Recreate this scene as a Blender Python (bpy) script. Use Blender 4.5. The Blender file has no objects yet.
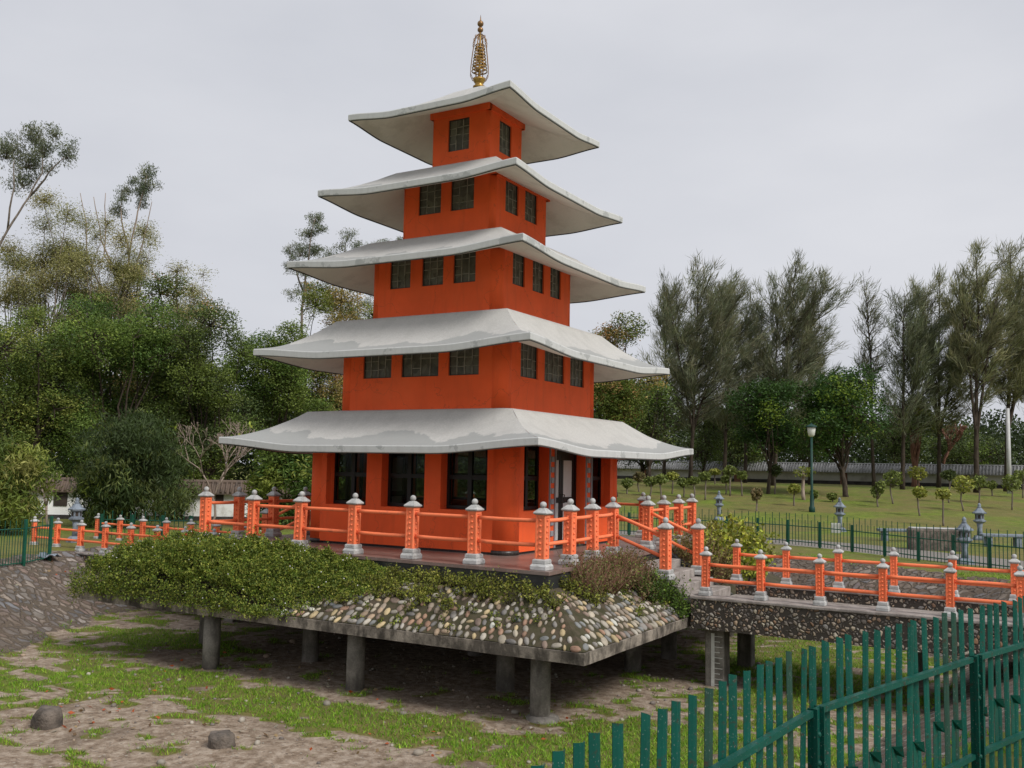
import bpy, math, random
import numpy as np
from mathutils import Vector, Matrix, noise as mnoise

random.seed(7)
RNG = np.random.default_rng(7)
D = bpy.data
SC = bpy.context.scene
COL = SC.collection
R = math.radians

# ------------------------------------------------------------------ camera frame (metres, pagoda centre = origin)
CAM = Vector((12.4315, -19.2712, 1.7375))
PITCH, ROLL, YAW, FPX = 0.0860, 0.0191, 0.5319, 969.65
_f = Vector((-math.sin(YAW) * math.cos(PITCH), math.cos(YAW) * math.cos(PITCH), math.sin(PITCH)))
_r0 = Vector((math.cos(YAW), math.sin(YAW), 0))
_u0 = _r0.cross(_f)
_r = _r0 * math.cos(ROLL) + _u0 * math.sin(ROLL)
_u = _u0 * math.cos(ROLL) - _r0 * math.sin(ROLL)


def ray(px, py):
    return _f + _r * ((px - 512) / FPX) - _u * ((py - 384) / FPX)


def plan(lateral, depth):
    """plan position from lateral / forward distances measured from the viewpoint"""
    return (CAM.x + lateral * math.cos(YAW) - depth * math.sin(YAW),
            CAM.y + lateral * math.sin(YAW) + depth * math.cos(YAW))


def spot(px, depth):
    d = ray(px, 470)
    k = depth / (d.dot(_f))
    return (CAM.x + d.x * k, CAM.y + d.y * k)


def top_z(px, py, depth):
    d = ray(px, py)
    k = depth / (d.dot(_f))
    return CAM.z + d.z * k


# ------------------------------------------------------------------ object helpers
def tag(o, label=None, cat=None, group=None, kind=None):
    if label: o['label'] = label
    if cat: o['category'] = cat
    if group: o['group'] = group
    if kind: o['kind'] = kind
    return o


def empty(name, loc=(0, 0, 0), rz=0.0, label=None, cat=None, group=None):
    o = D.objects.new(name, None)
    o.empty_display_size = 0.2
    o.location = loc
    o.rotation_euler = (0, 0, rz)
    COL.objects.link(o)
    return tag(o, label, cat, group)


def copy_tree(o, parent=None):
    c = o.copy()
    COL.objects.link(c)
    if parent is not None:
        c.parent = parent
    for ch in list(o.children):
        copy_tree(ch, c)
    return c


class MB:
    """collects simple shapes and links them as one mesh object"""
    def __init__(s):
        s.v, s.f, s.m, s.c, s.sm = [], [], [], [], []
        s.col = (1, 1, 1)

    def add(s, vs, fs, mi=0, smooth=False, col=None):
        b = len(s.v)
        s.v.extend([tuple(x) for x in vs])
        s.c.extend([(col or s.col)] * len(vs))
        for f in fs:
            s.f.append(tuple(b + i for i in f))
            s.m.append(mi)
            s.sm.append(smooth)
        return s

    def box(s, lo, hi, mi=0, mat=None, bev=0.0):
        x0, y0, z0 = lo
        x1, y1, z1 = hi
        if bev > 0:
            return s.bevbox(lo, hi, bev, mi, mat)
        vs = [(x0, y0, z0), (x1, y0, z0), (x1, y1, z0), (x0, y1, z0), (x0, y0, z1), (x1, y0, z1), (x1, y1, z1), (x0, y1, z1)]
        if mat is not None: vs = [mat @ Vector(v) for v in vs]
        return s.add(vs, [(0, 3, 2, 1), (4, 5, 6, 7), (0, 1, 5, 4), (1, 2, 6, 5), (2, 3, 7, 6), (3, 0, 4, 7)], mi)

    def bevbox(s, lo, hi, b, mi=0, mat=None):
        x0, y0, z0 = lo
        x1, y1, z1 = hi
        b = min(b, (x1 - x0) * .45, (y1 - y0) * .45, (z1 - z0) * .45)
        rings = []
        def ring(i, z, ii):
            return [(x0 + i, y0 + ii, z), (x1 - i, y0 + ii, z), (x1 - ii, y0 + i, z), (x1 - ii, y1 - i, z),
                    (x1 - i, y1 - ii, z), (x0 + i, y1 - ii, z), (x0 + ii, y1 - i, z), (x0 + ii, y0 + i, z)]
        vs = ring(b * 1.3, z0, b * .7) + ring(b, z0 + b, 0) + ring(b, z1 - b, 0) + ring(b * 1.3, z1, b * .7)
        if mat is not None: vs = [mat @ Vector(v) for v in vs]
        fs = [tuple(range(7, -1, -1)), tuple(range(24, 32))]
        for k in range(3):
            for i in range(8):
                j = (i + 1) % 8
                fs.append((k * 8 + i, k * 8 + j, k * 8 + 8 + j, k * 8 + 8 + i))
        return s.add(vs, fs, mi)

    def frustum(s, cx, cy, z0, z1, h0, h1, mi=0):
        """square tapered block, half sizes h0 (bottom) and h1 (top)"""
        vs = [(cx - h0, cy - h0, z0), (cx + h0, cy - h0, z0), (cx + h0, cy + h0, z0), (cx - h0, cy + h0, z0),
              (cx - h1, cy - h1, z1), (cx + h1, cy - h1, z1), (cx + h1, cy + h1, z1), (cx - h1, cy + h1, z1)]
        return s.add(vs, [(0, 3, 2, 1), (4, 5, 6, 7), (0, 1, 5, 4), (1, 2, 6, 5), (2, 3, 7, 6), (3, 0, 4, 7)], mi)

    def lathe(s, cx, cy, prof, n=16, mi=0, smooth=True, mat=None, ang=0.0):
        vs, fs = [], []
        for (rr, z) in prof:
            for i in range(n):
                a = 2 * math.pi * i / n + ang
                vs.append((cx + rr * math.cos(a), cy + rr * math.sin(a), z))
        for k in range(len(prof) - 1):
            for i in range(n):
                j = (i + 1) % n
                fs.append((k * n + i, k * n + j, (k + 1) * n + j, (k + 1) * n + i))
        fs.append(tuple(range(n - 1, -1, -1)))
        fs.append(tuple(range((len(prof) - 1) * n, len(prof) * n)))
        if mat is not None: vs = [mat @ Vector(v) for v in vs]
        return s.add(vs, fs, mi, smooth)

    def ball(s, c, rx, ry=None, rz=None, n=10, m=6, mi=0, mat=None, jit=0.0):
        ry = ry or rx
        rz = rz or rx
        vs, fs = [], []
        for k in range(m + 1):
            t = math.pi * k / m
            for i in range(n):
                a = 2 * math.pi * i / n
                q = 1 + (random.uniform(-jit, jit) if jit else 0)
                v = Vector((rx * math.sin(t) * math.cos(a) * q, ry * math.sin(t) * math.sin(a) * q, -rz * math.cos(t) * q))
                if mat is not None: v = mat @ v
                vs.append(v + Vector(c))
        for k in range(m):
            for i in range(n):
                j = (i + 1) % n
                fs.append((k * n + i, k * n + j, (k + 1) * n + j, (k + 1) * n + i))
        return s.add(vs, fs, mi, True)

    def tube(s, pts, rad, n=8, mi=0, smooth=True, cap=True):
        """tube through points; rad is a number or one radius per point"""
        pts = [Vector(p) for p in pts]
        if not hasattr(rad, '__len__'): rad = [rad] * len(pts)
        vs, fs = [], []
        prev = None
        for i, p in enumerate(pts):
            t = (pts[min(i + 1, len(pts) - 1)] - pts[max(i - 1, 0)])
            if t.length < 1e-9: t = Vector((0, 0, 1))
            t.normalize()
            if prev is None:
                a = Vector((0, 0, 1)) if abs(t.z) < .9 else Vector((1, 0, 0))
                nx = t.cross(a).normalized()
            else:
                nx = (prev - t * prev.dot(t))
                nx = nx.normalized() if nx.length > 1e-6 else t.orthogonal().normalized()
            prev = nx
            ny = t.cross(nx)
            for k in range(n):
                a = 2 * math.pi * k / n
                vs.append(p + (nx * math.cos(a) + ny * math.sin(a)) * rad[i])
        for i in range(len(pts) - 1):
            for k in range(n):
                j = (k + 1) % n
                fs.append((i * n + k, i * n + j, (i + 1) * n + j, (i + 1) * n + k))
        if cap:
            fs.append(tuple(range(n - 1, -1, -1)))
            fs.append(tuple(range((len(pts) - 1) * n, len(pts) * n)))
        return s.add(vs, fs, mi, smooth)

    def build(s, name, mats, parent=None, colattr=False):
        me = D.meshes.new(name)
        me.from_pydata(s.v, [], s.f)
        if not isinstance(mats, (list, tuple)): mats = [mats]
        for m in mats: me.materials.append(m)
        if s.f:
            me.polygons.foreach_set('material_index', s.m)
            me.polygons.foreach_set('use_smooth', s.sm)
        if colattr:
            a = me.attributes.new('col', 'FLOAT_COLOR', 'POINT')
            a.data.foreach_set('color', np.array([(c[0], c[1], c[2], 1) for c in s.c], dtype=np.float32).ravel())
        me.update()
        o = D.objects.new(name, me)
        COL.objects.link(o)
        if parent is not None: o.parent = parent
        return o


def np_mesh(name, verts, nper, cols, mat, parent=None):
    """many equal little faces of nper corners (leaves, blades): verts (N, nper, 3), cols (N, 3)"""
    n = verts.shape[0]
    me = D.meshes.new(name)
    me.vertices.add(n * nper)
    me.vertices.foreach_set('co', verts.astype(np.float32).ravel())
    me.loops.add(n * nper)
    me.loops.foreach_set('vertex_index', np.arange(n * nper, dtype=np.int32))
    me.polygons.add(n)
    me.polygons.foreach_set('loop_start', np.arange(0, n * nper, nper, dtype=np.int32))
    me.polygons.foreach_set('loop_total', np.full(n, nper, dtype=np.int32))
    a = me.attributes.new('col', 'FLOAT_COLOR', 'POINT')
    c4 = np.ones((n, nper, 4), dtype=np.float32)
    c4[:, :, :3] = cols[:, None, :]
    a.data.foreach_set('color', c4.ravel())
    me.materials.append(mat)
    me.update(calc_edges=True)
    me.validate()
    o = D.objects.new(name, me)
    COL.objects.link(o)
    if parent is not None: o.parent = parent
    return o


def unit(a):
    return a / np.maximum(np.linalg.norm(a, axis=1, keepdims=True), 1e-9)


def leaves(name, cen, axis, length, width, cols, mat, parent=None, rng=RNG, bend=0.0):
    """diamond leaves: cen (N,3), axis (N,3) = leaf direction"""
    n = len(cen)
    a = unit(axis)
    b = unit(np.cross(a, rng.normal(size=(n, 3))))
    L = (np.asarray(length) * np.ones(n))[:, None] * .5
    W = (np.asarray(width) * np.ones(n))[:, None] * .5
    v = np.stack([cen - a * L, cen + b * W - a * L * .15, cen + a * L, cen - b * W - a * L * .15], axis=1)
    return np_mesh(name, v, 4, cols, mat, parent)


def palette(n, cols, rng=RNG, jit=.18, pick=None):
    cols = np.array(cols, dtype=float)
    k = rng.integers(0, len(cols), n) if pick is None else pick
    c = cols[k] * (1 + rng.normal(0, jit, (n, 1)))
    return np.clip(c, 0.004, .9)
# ------------------------------------------------------------------ materials
class NT:
    def __init__(s, name):
        s.mat = D.materials.new(name)
        s.mat.use_nodes = True
        s.t = s.mat.node_tree
        s.t.nodes.clear()
        s.out = s.n('ShaderNodeOutputMaterial')

    def n(s, typ, **kw):
        nd = s.t.nodes.new(typ)
        for k, v in kw.items():
            if k.startswith('i_'):
                nd.inputs[k[2:].replace('_', ' ')].default_value = v
            else:
                setattr(nd, k, v)
        return nd

    def l(s, a, b):
        s.t.links.new(a, b)

    def pos(s):
        return s.n('ShaderNodeNewGeometry').outputs['Position']

    def noise(s, scale, detail=4, rough=.55, vec=None, out='Fac', dist=0.0):
        nd = s.n('ShaderNodeTexNoise')
        nd.inputs['Scale'].default_value = scale
        nd.inputs['Detail'].default_value = detail
        nd.inputs['Roughness'].default_value = rough
        nd.inputs['Distortion'].default_value = dist
        s.l(vec if vec is not None else s.pos(), nd.inputs['Vector'])
        return nd.outputs[out]

    def ramp(s, fac, stops, interp='LINEAR'):
        nd = s.n('ShaderNodeValToRGB')
        e = nd.color_ramp.elements
        nd.color_ramp.interpolation = interp
        while len(e) < len(stops): e.new(.5)
        for el, (p, c) in zip(e, stops):
            el.position = p
            el.color = (c[0], c[1], c[2], 1) if hasattr(c, '__len__') else (c, c, c, 1)
        s.l(fac, nd.inputs['Fac'])
        return nd.outputs['Color']

    def mix(s, fac, a, b, blend='MIX'):
        nd = s.n('ShaderNodeMix', data_type='RGBA', blend_type=blend)
        for sock, val in ((nd.inputs[0], fac), (nd.inputs[6], a), (nd.inputs[7], b)):
            if hasattr(val, 'is_linked'): s.l(val, sock)
            elif hasattr(val, '__len__'): sock.default_value = (val[0], val[1], val[2], 1)
            else: sock.default_value = val if sock == nd.inputs[0] else (val, val, val, 1)
        return nd.outputs[2]

    def math(s, op, a, b=0.0, c=None, clamp=False):
        nd = s.n('ShaderNodeMath', operation=op, use_clamp=clamp)
        for i, v in enumerate((a, b, c)):
            if v is None: continue
            if hasattr(v, 'is_linked'): s.l(v, nd.inputs[i])
            else: nd.inputs[i].default_value = v
        return nd.outputs[0]

    def attr(s, name, out='Color'):
        return s.n('ShaderNodeAttribute', attribute_name=name).outputs[out]

    def bump(s, h, strength=.3, dist=.02, nrm=None):
        nd = s.n('ShaderNodeBump')
        nd.inputs['Strength'].default_value = strength
        nd.inputs['Distance'].default_value = dist
        s.l(h, nd.inputs['Height'])
        if nrm is not None: s.l(nrm, nd.inputs['Normal'])
        return nd.outputs['Normal']

    def bsdf(s, color, rough=.7, normal=None, metal=0.0, spec=.35):
        nd = s.n('ShaderNodeBsdfPrincipled')
        for k, v in (('Base Color', color), ('Roughness', rough), ('Metallic', metal)):
            if hasattr(v, 'is_linked'): s.l(v, nd.inputs[k])
            elif hasattr(v, '__len__'): nd.inputs[k].default_value = (v[0], v[1], v[2], 1)
            else: nd.inputs[k].default_value = v
        nd.inputs['Specular IOR Level'].default_value = spec
        if normal is not None: s.l(normal, nd.inputs['Normal'])
        s.l(nd.outputs[0], s.out.inputs['Surface'])
        return s.mat


def simple(name, col, rough=.7, var=.2, scale=3.0, fine=40.0, bump=.15, bdist=.006, spec=.3, dirt=None, dirt_amt=.35, dirt_scale=2.2, metal=0.0):
    """painted / plain surface with broad mottling, fine grain and optional dirt patches"""
    t = NT(name)
    a = t.noise(scale, 5)
    b = t.noise(fine, 3)
    lo = tuple(c * (1 - var) for c in col)
    hi = tuple(min(1, c * (1 + var)) for c in col)
    c = t.mix(t.ramp(a, [(.3, 0.0), (.7, 1.0)]), lo, hi)
    c = t.mix(t.ramp(b, [(.35, .12), (.65, 0.0)]), c, tuple(x * .6 for x in col))
    if dirt:
        d = t.noise(dirt_scale, 7, .68)
        c = t.mix(t.ramp(d, [(.5, 0.0), (.62, dirt_amt), (.8, dirt_amt * 1.3)]), c, dirt)
    nrm = t.bump(b, bump, bdist)
    return t.bsdf(c, rough, nrm, metal, spec)


def stripes(t, zscale=.25, scale=7.0):
    """vertical streak noise for run-off stains"""
    m = t.n('ShaderNodeMapping')
    m.inputs['Scale'].default_value = (1, 1, zscale)
    t.l(t.pos(), m.inputs['Vector'])
    return t.noise(scale, 5, .6, m.outputs[0])


def mk_orange(name, col, streak):
    t = NT(name)
    a = t.noise(1.3, 5)
    b = t.noise(55, 3)
    s = stripes(t, .12, 5.5)
    c = t.mix(t.ramp(a, [(.3, 0.0), (.7, 1.0)]), tuple(x * .9 for x in col), tuple(x * 1.08 for x in col))
    c = t.mix(t.ramp(s, [(.52, 0.0), (.72, streak)]), c, (col[0] * .62, col[1] * .7, col[2] * .9))
    g = t.noise(4.5, 8, .7)
    c = t.mix(t.ramp(g, [(.60, 0.0), (.72, streak * .8)]), c, (min(1, col[0] * 1.12), col[1] * 1.6, col[2] * 2.4))
    cr = t.n('ShaderNodeTexVoronoi', feature='DISTANCE_TO_EDGE')
    cr.inputs['Scale'].default_value = .55
    wq = t.n('ShaderNodeVectorMath', operation='MULTIPLY_ADD')
    t.l(t.noise(1.8, 5, out='Color'), wq.inputs[0])
    wq.inputs[1].default_value = (.9, .9, .9)
    t.l(t.pos(), wq.inputs[2])
    t.l(wq.outputs[0], cr.inputs['Vector'])
    c = t.mix(t.ramp(cr.outputs['Distance'], [(.0, .45), (.006, 0.0)]), c, (col[0] * .4, col[1] * .5, col[2]))
    fade = t.noise(.55, 5, .6)
    c = t.mix(t.ramp(fade, [(.50, 0.0), (.68, .22)]), c, (col[0] * .98, col[1] * 1.45, col[2] * 2.0))
    return t.bsdf(c, .66, t.bump(t.noise(2.4, 4), .25, .012, t.bump(b, .15, .004)), 0, .22)


MAT = {}
MAT['orange'] = mk_orange('orange_wall_paint', (.92, .125, .032), .30)
MAT['orange_rail'] = mk_orange('orange_rail_paint', (.92, .215, .088), .45)


def mk_roof():
    t = NT('roof_paint')
    wear = t.attr('wear', 'Fac')            # 0 at the upper edge, 1 at the eave (old weathered coat along the eaves)
    n1 = t.noise(.62, 8, .60, dist=.25)
    n2 = t.noise(30, 4)
    n3 = t.noise(7, 8, .72)
    s = stripes(t, .5, 3.0)
    k = t.math('ADD', t.math('MULTIPLY', wear, .62), t.math('MULTIPLY', n1, .75))
    m = t.ramp(k, [(.722, 0.0), (.736, 1.0)])
    c = t.mix(t.ramp(n2, [(.3, 0.0), (.7, 1.0)]), (.43, .425, .405), (.515, .505, .485))
    c = t.mix(t.ramp(s, [(.45, 0.0), (.75, .5)]), c, (.36, .355, .34))
    c = t.mix(t.math('MULTIPLY', m, .75), c, (.285, .295, .29))
    return t.bsdf(c, .75, t.bump(n2, .2, .006), 0, .25)


def mk_fascia():
    t = NT('fascia_paint')
    n1 = t.noise(1.5, 8, .66)
    s = stripes(t, .3, 9)
    n2 = t.noise(45, 3)
    c = t.mix(t.ramp(s, [(.45, 0.0), (.75, .6)]), (.53, .535, .525), (.43, .435, .425))
    c = t.mix(t.ramp(n1, [(.57, 0.0), (.59, .6)]), c, (.29, .30, .295))
    g = t.noise(14, 6, .7)
    c = t.mix(t.ramp(g, [(.66, 0.0), (.71, .6)]), c, (.14, .145, .14))
    return t.bsdf(c, .75, t.bump(n2, .25, .006), 0, .25)


MAT['roof'] = mk_roof()
MAT['fascia'] = mk_fascia()
MAT['soffit'] = simple('soffit_plaster', (.72, .66, .58), .85, .07, .9, 30, .1, dirt=(.40, .34, .28), dirt_amt=.28, dirt_scale=1.4)
MAT['drip'] = simple('drip_edge', (.07, .07, .07), .8)
MAT['black_tile'] = None


def mk_tile(name, col, scale, grout):
    t = NT(name)
    br = t.n('ShaderNodeTexBrick')
    br.offset = 0
    br.inputs['Scale'].default_value = scale
    br.inputs['Mortar Size'].default_value = .02
    br.inputs['Brick Width'].default_value = .5
    br.inputs['Row Height'].default_value = .5
    br.inputs['Color1'].default_value = (*col, 1)
    br.inputs['Color2'].default_value = (*[c * .75 for c in col], 1)
    br.inputs['Mortar'].default_value = (*grout, 1)
    t.l(t.pos(), br.inputs['Vector'])
    n = t.noise(3, 6, .65)
    c = t.mix(t.ramp(n, [(.45, 0.0), (.75, .55)]), br.outputs['Color'], (.13, .105, .09))
    return t.bsdf(c, .35, t.bump(t.noise(40, 3), .1, .004), 0, .4)


MAT['black_tile'] = mk_tile('black_skirting_tile', (.018, .018, .018), 5, (.05, .05, .05))
MAT['deck'] = mk_tile('deck_floor_tile', (.255, .175, .15), 1.7, (.22, .17, .15))
MAT['granite'] = simple('dark_granite', (.035, .036, .038), .35, .3, 2, 60, .05, spec=.45, dirt=(.10, .095, .085), dirt_amt=.5)
MAT['capstone'] = simple('grey_stone_cap', (.44, .44, .43), .85, .2, 5, 45, .35, .008, dirt=(.17, .17, .155), dirt_amt=.5, dirt_scale=6)
MAT['window_black'] = simple('black_window_metal', (.010, .010, .010), .45, .2)
MAT['window_dark'] = simple('brown_window_metal', (.055, .048, .042), .55, .3, 8)
MAT['white_panel'] = simple('white_door_panel', (.62, .61, .60), .5, .05, 2)
MAT['grey_tile'] = simple('grey_square_tile', (.30, .31, .33), .5, .1)
MAT['ceiling'] = simple('dim_ceiling', (.28, .27, .25), .8)


def mk_glass(name, tint, see, rough):
    t = NT(name)
    tr = t.n('ShaderNodeBsdfTransparent')
    tr.inputs['Color'].default_value = (*tint, 1)
    gl = t.n('ShaderNodeBsdfPrincipled')
    n = t.noise(9, 4)
    t.l(t.ramp(n, [(.35, (.008, .009, .008)), (.7, (.02, .021, .018))]), gl.inputs['Base Color'])
    gl.inputs['Roughness'].default_value = rough
    mx = t.n('ShaderNodeMixShader')
    mx.inputs[0].default_value = 1 - see
    t.l(tr.outputs[0], mx.inputs[1])
    t.l(gl.outputs[0], mx.inputs[2])
    t.l(mx.outputs[0], t.out.inputs['Surface'])
    return t.mat


MAT['glass'] = mk_glass('ground_floor_glass', (.72, .76, .72), .84, .08)


def mk_dusty():
    t = NT('dusty_glass')
    v = t.n('ShaderNodeTexVoronoi')
    v.inputs['Scale'].default_value = 6
    t.l(t.pos(), v.inputs['Vector'])
    n = t.noise(5, 6, .7)
    c = t.mix(t.ramp(n, [(.3, 0.0), (.7, 1.0)]), (.045, .044, .036), (.14, .135, .112))
    c = t.mix(.35, c, t.ramp(v.outputs['Color'], [(.2, (.03, .03, .026)), (.8, (.20, .195, .165))]))
    return t.bsdf(c, .4, t.bump(n, .1, .01), 0, .4)


MAT['dusty'] = mk_dusty()
MAT['muntin'] = simple('window_lattice', (.30, .28, .245), .6, .35, 6, dirt=(.08, .07, .06), dirt_amt=.7, dirt_scale=5)


def mk_gold():
    t = NT('gold_paint')
    n = t.noise(9, 5)
    c = t.mix(t.ramp(n, [(.35, 0.0), (.7, 1.0)]), (.22, .12, .03), (.52, .33, .085))
    return t.bsdf(c, .38, None, .65, .5)


MAT['gold'] = mk_gold()
MAT['bronze'] = simple('bronze_finial', (.26, .15, .07), .4, .25, 8, metal=.6)


def mk_concrete(name, col, dark, amt=.8, zs=.35):
    t = NT(name)
    s = stripes(t, zs, 4.0)
    n = t.noise(2.2, 8, .7)
    f = t.noise(38, 4)
    c = t.mix(t.ramp(f, [(.3, 0.0), (.7, 1.0)]), tuple(x * .8 for x in col), tuple(x * 1.15 for x in col))
    c = t.mix(t.ramp(n, [(.42, 0.0), (.60, amt)]), c, dark)
    c = t.mix(t.ramp(s, [(.46, 0.0), (.58, amt * .9)]), c, tuple(x * .7 for x in dark))
    return t.bsdf(c, .9, t.bump(f, .5, .012), 0, .2)


MAT['slab'] = mk_concrete('weathered_slab_concrete', (.34, .295, .245), (.050, .043, .036))
MAT['column'] = mk_concrete('column_concrete', (.30, .275, .245), (.11, .10, .088), .6)
MAT['bridge_top'] = mk_concrete('bridge_top_concrete', (.36, .325, .30), (.17, .145, .13), .5, 1.0)
MAT['mortar'] = mk_concrete('dark_apron_mortar', (.085, .066, .046), (.050, .052, .022), .7, 1.0)


def mk_attr(name, rough=.75, bump=.3, bscale=40, spec=.3, amt=.25):
    t = NT(name)
    n = t.noise(bscale, 4)
    n2 = t.noise(bscale * .25, 4)
    c = t.mix(t.ramp(n2, [(.35, amt), (.7, 0.0)]), t.attr('col'), (.05, .042, .034))
    return t.bsdf(c, rough, t.bump(n, bump, .006), 0, spec)


MAT['stones'] = mk_attr('river_stones', .6, .25, 30, .35)


def mk_aggregate():
    t = NT('pebble_dash')
    v = t.n('ShaderNodeTexVoronoi')
    v.inputs['Scale'].default_value = 13.5
    v.inputs['Randomness'].default_value = .95
    d = t.n('ShaderNodeTexVoronoi', feature='DISTANCE_TO_EDGE')
    d.inputs['Scale'].default_value = 13.5
    d.inputs['Randomness'].default_value = .95
    nv = t.noise(20, 2, out='Color')
    w = t.n('ShaderNodeVectorMath', operation='MULTIPLY_ADD')
    t.l(nv, w.inputs[0])
    w.inputs[1].default_value = (.03, .03, .03)
    t.l(t.pos(), w.inputs[2])
    t.l(w.outputs[0], v.inputs['Vector'])
    t.l(w.outputs[0], d.inputs['Vector'])
    sep = t.n('ShaderNodeSeparateColor')
    t.l(v.outputs['Color'], sep.inputs[0])
    stone = t.ramp(sep.outputs[0], [(0, (.10, .09, .08)), (.2, (.20, .17, .145)), (.4, (.42, .35, .27)), (.58, (.32, .18, .10)), (.72, (.30, .285, .27)), (.86, (.62, .55, .43)), (1, (.42, .28, .17))])
    big = t.math('GREATER_THAN', sep.outputs[1], .18)
    edge = t.ramp(d.outputs['Distance'], [(.10, 0.0), (.17, 1.0)])
    k = t.math('MULTIPLY', edge, big)
    c = t.mix(k, (.050, .042, .034), stone)
    dirt = t.noise(1.6, 6, .65)
    c = t.mix(t.ramp(dirt, [(.48, 0.0), (.72, .55)]), c, (.045, .04, .032))
    h = t.math('MULTIPLY', t.ramp(d.outputs['Distance'], [(.05, 0.0), (.35, 1.0)]), big)
    return t.bsdf(c, .7, t.bump(h, .9, .03), 0, .3)


MAT['aggregate'] = mk_aggregate()


def mk_leaf(name='leaf', trans=.22, gloss=.4):
    t = NT(name)
    c = t.attr('col')
    n = t.noise(25, 2)
    c = t.mix(t.ramp(n, [(.3, .25), (.7, 0.0)]), c, (.03, .035, .012))
    p = t.n('ShaderNodeBsdfPrincipled')
    t.l(c, p.inputs['Base Color'])
    p.inputs['Roughness'].default_value = .55
    p.inputs['Specular IOR Level'].default_value = gloss * .5
    tr = t.n('ShaderNodeBsdfTranslucent')
    t.l(t.mix(1.0, c, (1.15, 1.25, .6), 'MULTIPLY'), tr.inputs['Color'])
    mx = t.n('ShaderNodeMixShader')
    mx.inputs[0].default_value = trans
    t.l(p.outputs[0], mx.inputs[1])
    t.l(tr.outputs[0], mx.inputs[2])
    t.l(mx.outputs[0], t.out.inputs['Surface'])
    return t.mat


MAT['leaf'] = mk_leaf()
MAT['needle'] = mk_leaf('needle', .2, .2)


def mk_bark(name, col, dark):
    t = NT(name)
    s = stripes(t, .15, 12)
    n = t.noise(3, 5)
    c = t.mix(t.ramp(s, [(.35, 0.0), (.65, 1.0)]), dark, col)
    c = t.mix(t.ramp(n, [(.5, 0.0), (.7, .4)]), c, tuple(min(1, x * 1.35) for x in col))
    return t.bsdf(c, .9, t.bump(s, .6, .02), 0, .15)


MAT['bark'] = mk_bark('dark_bark', (.085, .065, .05), (.03, .023, .018))
MAT['bark_grey'] = mk_bark('grey_bark', (.22, .185, .155), (.10, .08, .065))
MAT['bark_pale'] = mk_bark('pale_bark', (.36, .29, .24), (.20, .15, .12))
MAT['bark_red'] = mk_bark('red_bark', (.25, .13, .09), (.12, .06, .045))


def mk_fence(name, col, rust):
    t = NT(name)
    n = t.noise(22, 6, .7)
    n2 = t.noise(2.5, 4)
    g = t.noise(90, 3)
    c = t.mix(t.ramp(n2, [(.3, 0.0), (.7, 1.0)]), tuple(x * .8 for x in col), tuple(x * 1.2 for x in col))
    c = t.mix(t.ramp(n, [(.57, 0.0), (.66, rust)]), c, (.05, .028, .018))
    c = t.mix(t.ramp(g, [(.64, 0.0), (.70, .6)]), c, (.25, .28, .26))
    return t.bsdf(c, .5, t.bump(n, .15, .003), 0, .22)


MAT['fence'] = mk_fence('green_fence_paint', (.003, .068, .050), .75)
MAT['fence_far'] = simple('green_mesh_fence_paint', (.008, .078, .048), .5, .25)
MAT['fence_worn'] = mk_fence('rusty_green_paint', (.020, .060, .043), .95)
MAT['lamp_green'] = simple('dark_green_lamp_paint', (.008, .045, .034), .5, .2)
MAT['lantern'] = simple('blue_grey_stone', (.21, .245, .29), .85, .2, 4, 30, .4, .01, dirt=(.07, .075, .08), dirt_amt=.6, dirt_scale=5)
MAT['white_wall'] = simple('white_limewash', (.80, .80, .78), .85, .08, 1.0, 20, .1, dirt=(.33, .30, .26), dirt_amt=.5, dirt_scale=.9)
MAT['cream_wall'] = simple('dull_cream_wall', (.50, .49, .44), .85, .12, 1.0, 20, .1, dirt=(.22, .20, .17), dirt_amt=.6, dirt_scale=.5)
MAT['wall_base'] = simple('dark_stone_base', (.055, .05, .046), .9, .4, 2.5, 12, .6, .03)
MAT['roof_tile'] = simple('brown_roof_tile', (.135, .098, .075), .8, .35, 2.2, 18, .4, .02, dirt=(.05, .042, .036), dirt_amt=.7)
MAT['roof_tile_grey'] = simple('grey_roof_tile', (.28, .28, .28), .75, .2, 1.2, 12, .4, .02, dirt=(.12, .12, .115), dirt_amt=.6)
MAT['brown'] = simple('brown_shutter', (.045, .034, .028), .7, .3)
MAT['lamp_glass'] = simple('milky_lamp_glass', (.62, .62, .58), .3, .05)
MAT['white_paint'] = simple('white_gauge_paint', (.66, .66, .63), .7, .12, 6, dirt=(.3, .28, .25), dirt_amt=.5)
MAT['rock'] = simple('grey_rock', (.15, .125, .105), .9, .4, 5, 25, .9, .03, dirt=(.055, .05, .045), dirt_amt=.8, dirt_scale=4)
MAT['pole'] = simple('pale_metal_pole', (.5, .5, .5), .5, .1)
# ------------------------------------------------------------------ terrain
FLOOR_Z = -2.3
FOOT = [(-6.2, -7.5), (-5.2, -9.5), (-4.2, -12.0), (-1.0, -14.2), (4.0, -13.6), (7.4, -11.8), (8.7, -9.0), (9.4, -5.2), (10.0, -1.0), (10.0, 3.0),
        (8.6, 6.2), (5.6, 8.0), (2.5, 9.8), (-2, 10.5), (-6, 9.6), (-9.2, 6.0), (-10.2, 1.0), (-9.6, -2.2), (-8.1, -4.8)]
FOOT_NP = np.array(FOOT)


def foot_dist(x, y):
    """signed distance outside the foot of the pit's banks (negative inside)"""
    best, inside = 1e9, False
    n = len(FOOT)
    for i in range(n):
        ax, ay = FOOT[i]
        bx, by = FOOT[(i + 1) % n]
        dx, dy = bx - ax, by - ay
        t = max(0, min(1, ((x - ax) * dx + (y - ay) * dy) / (dx * dx + dy * dy)))
        best = min(best, math.hypot(x - ax - t * dx, y - ay - t * dy))
        if (ay > y) != (by > y) and x < ax + (y - ay) / (by - ay) * dx: inside = not inside
    return -best if inside else best


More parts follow.
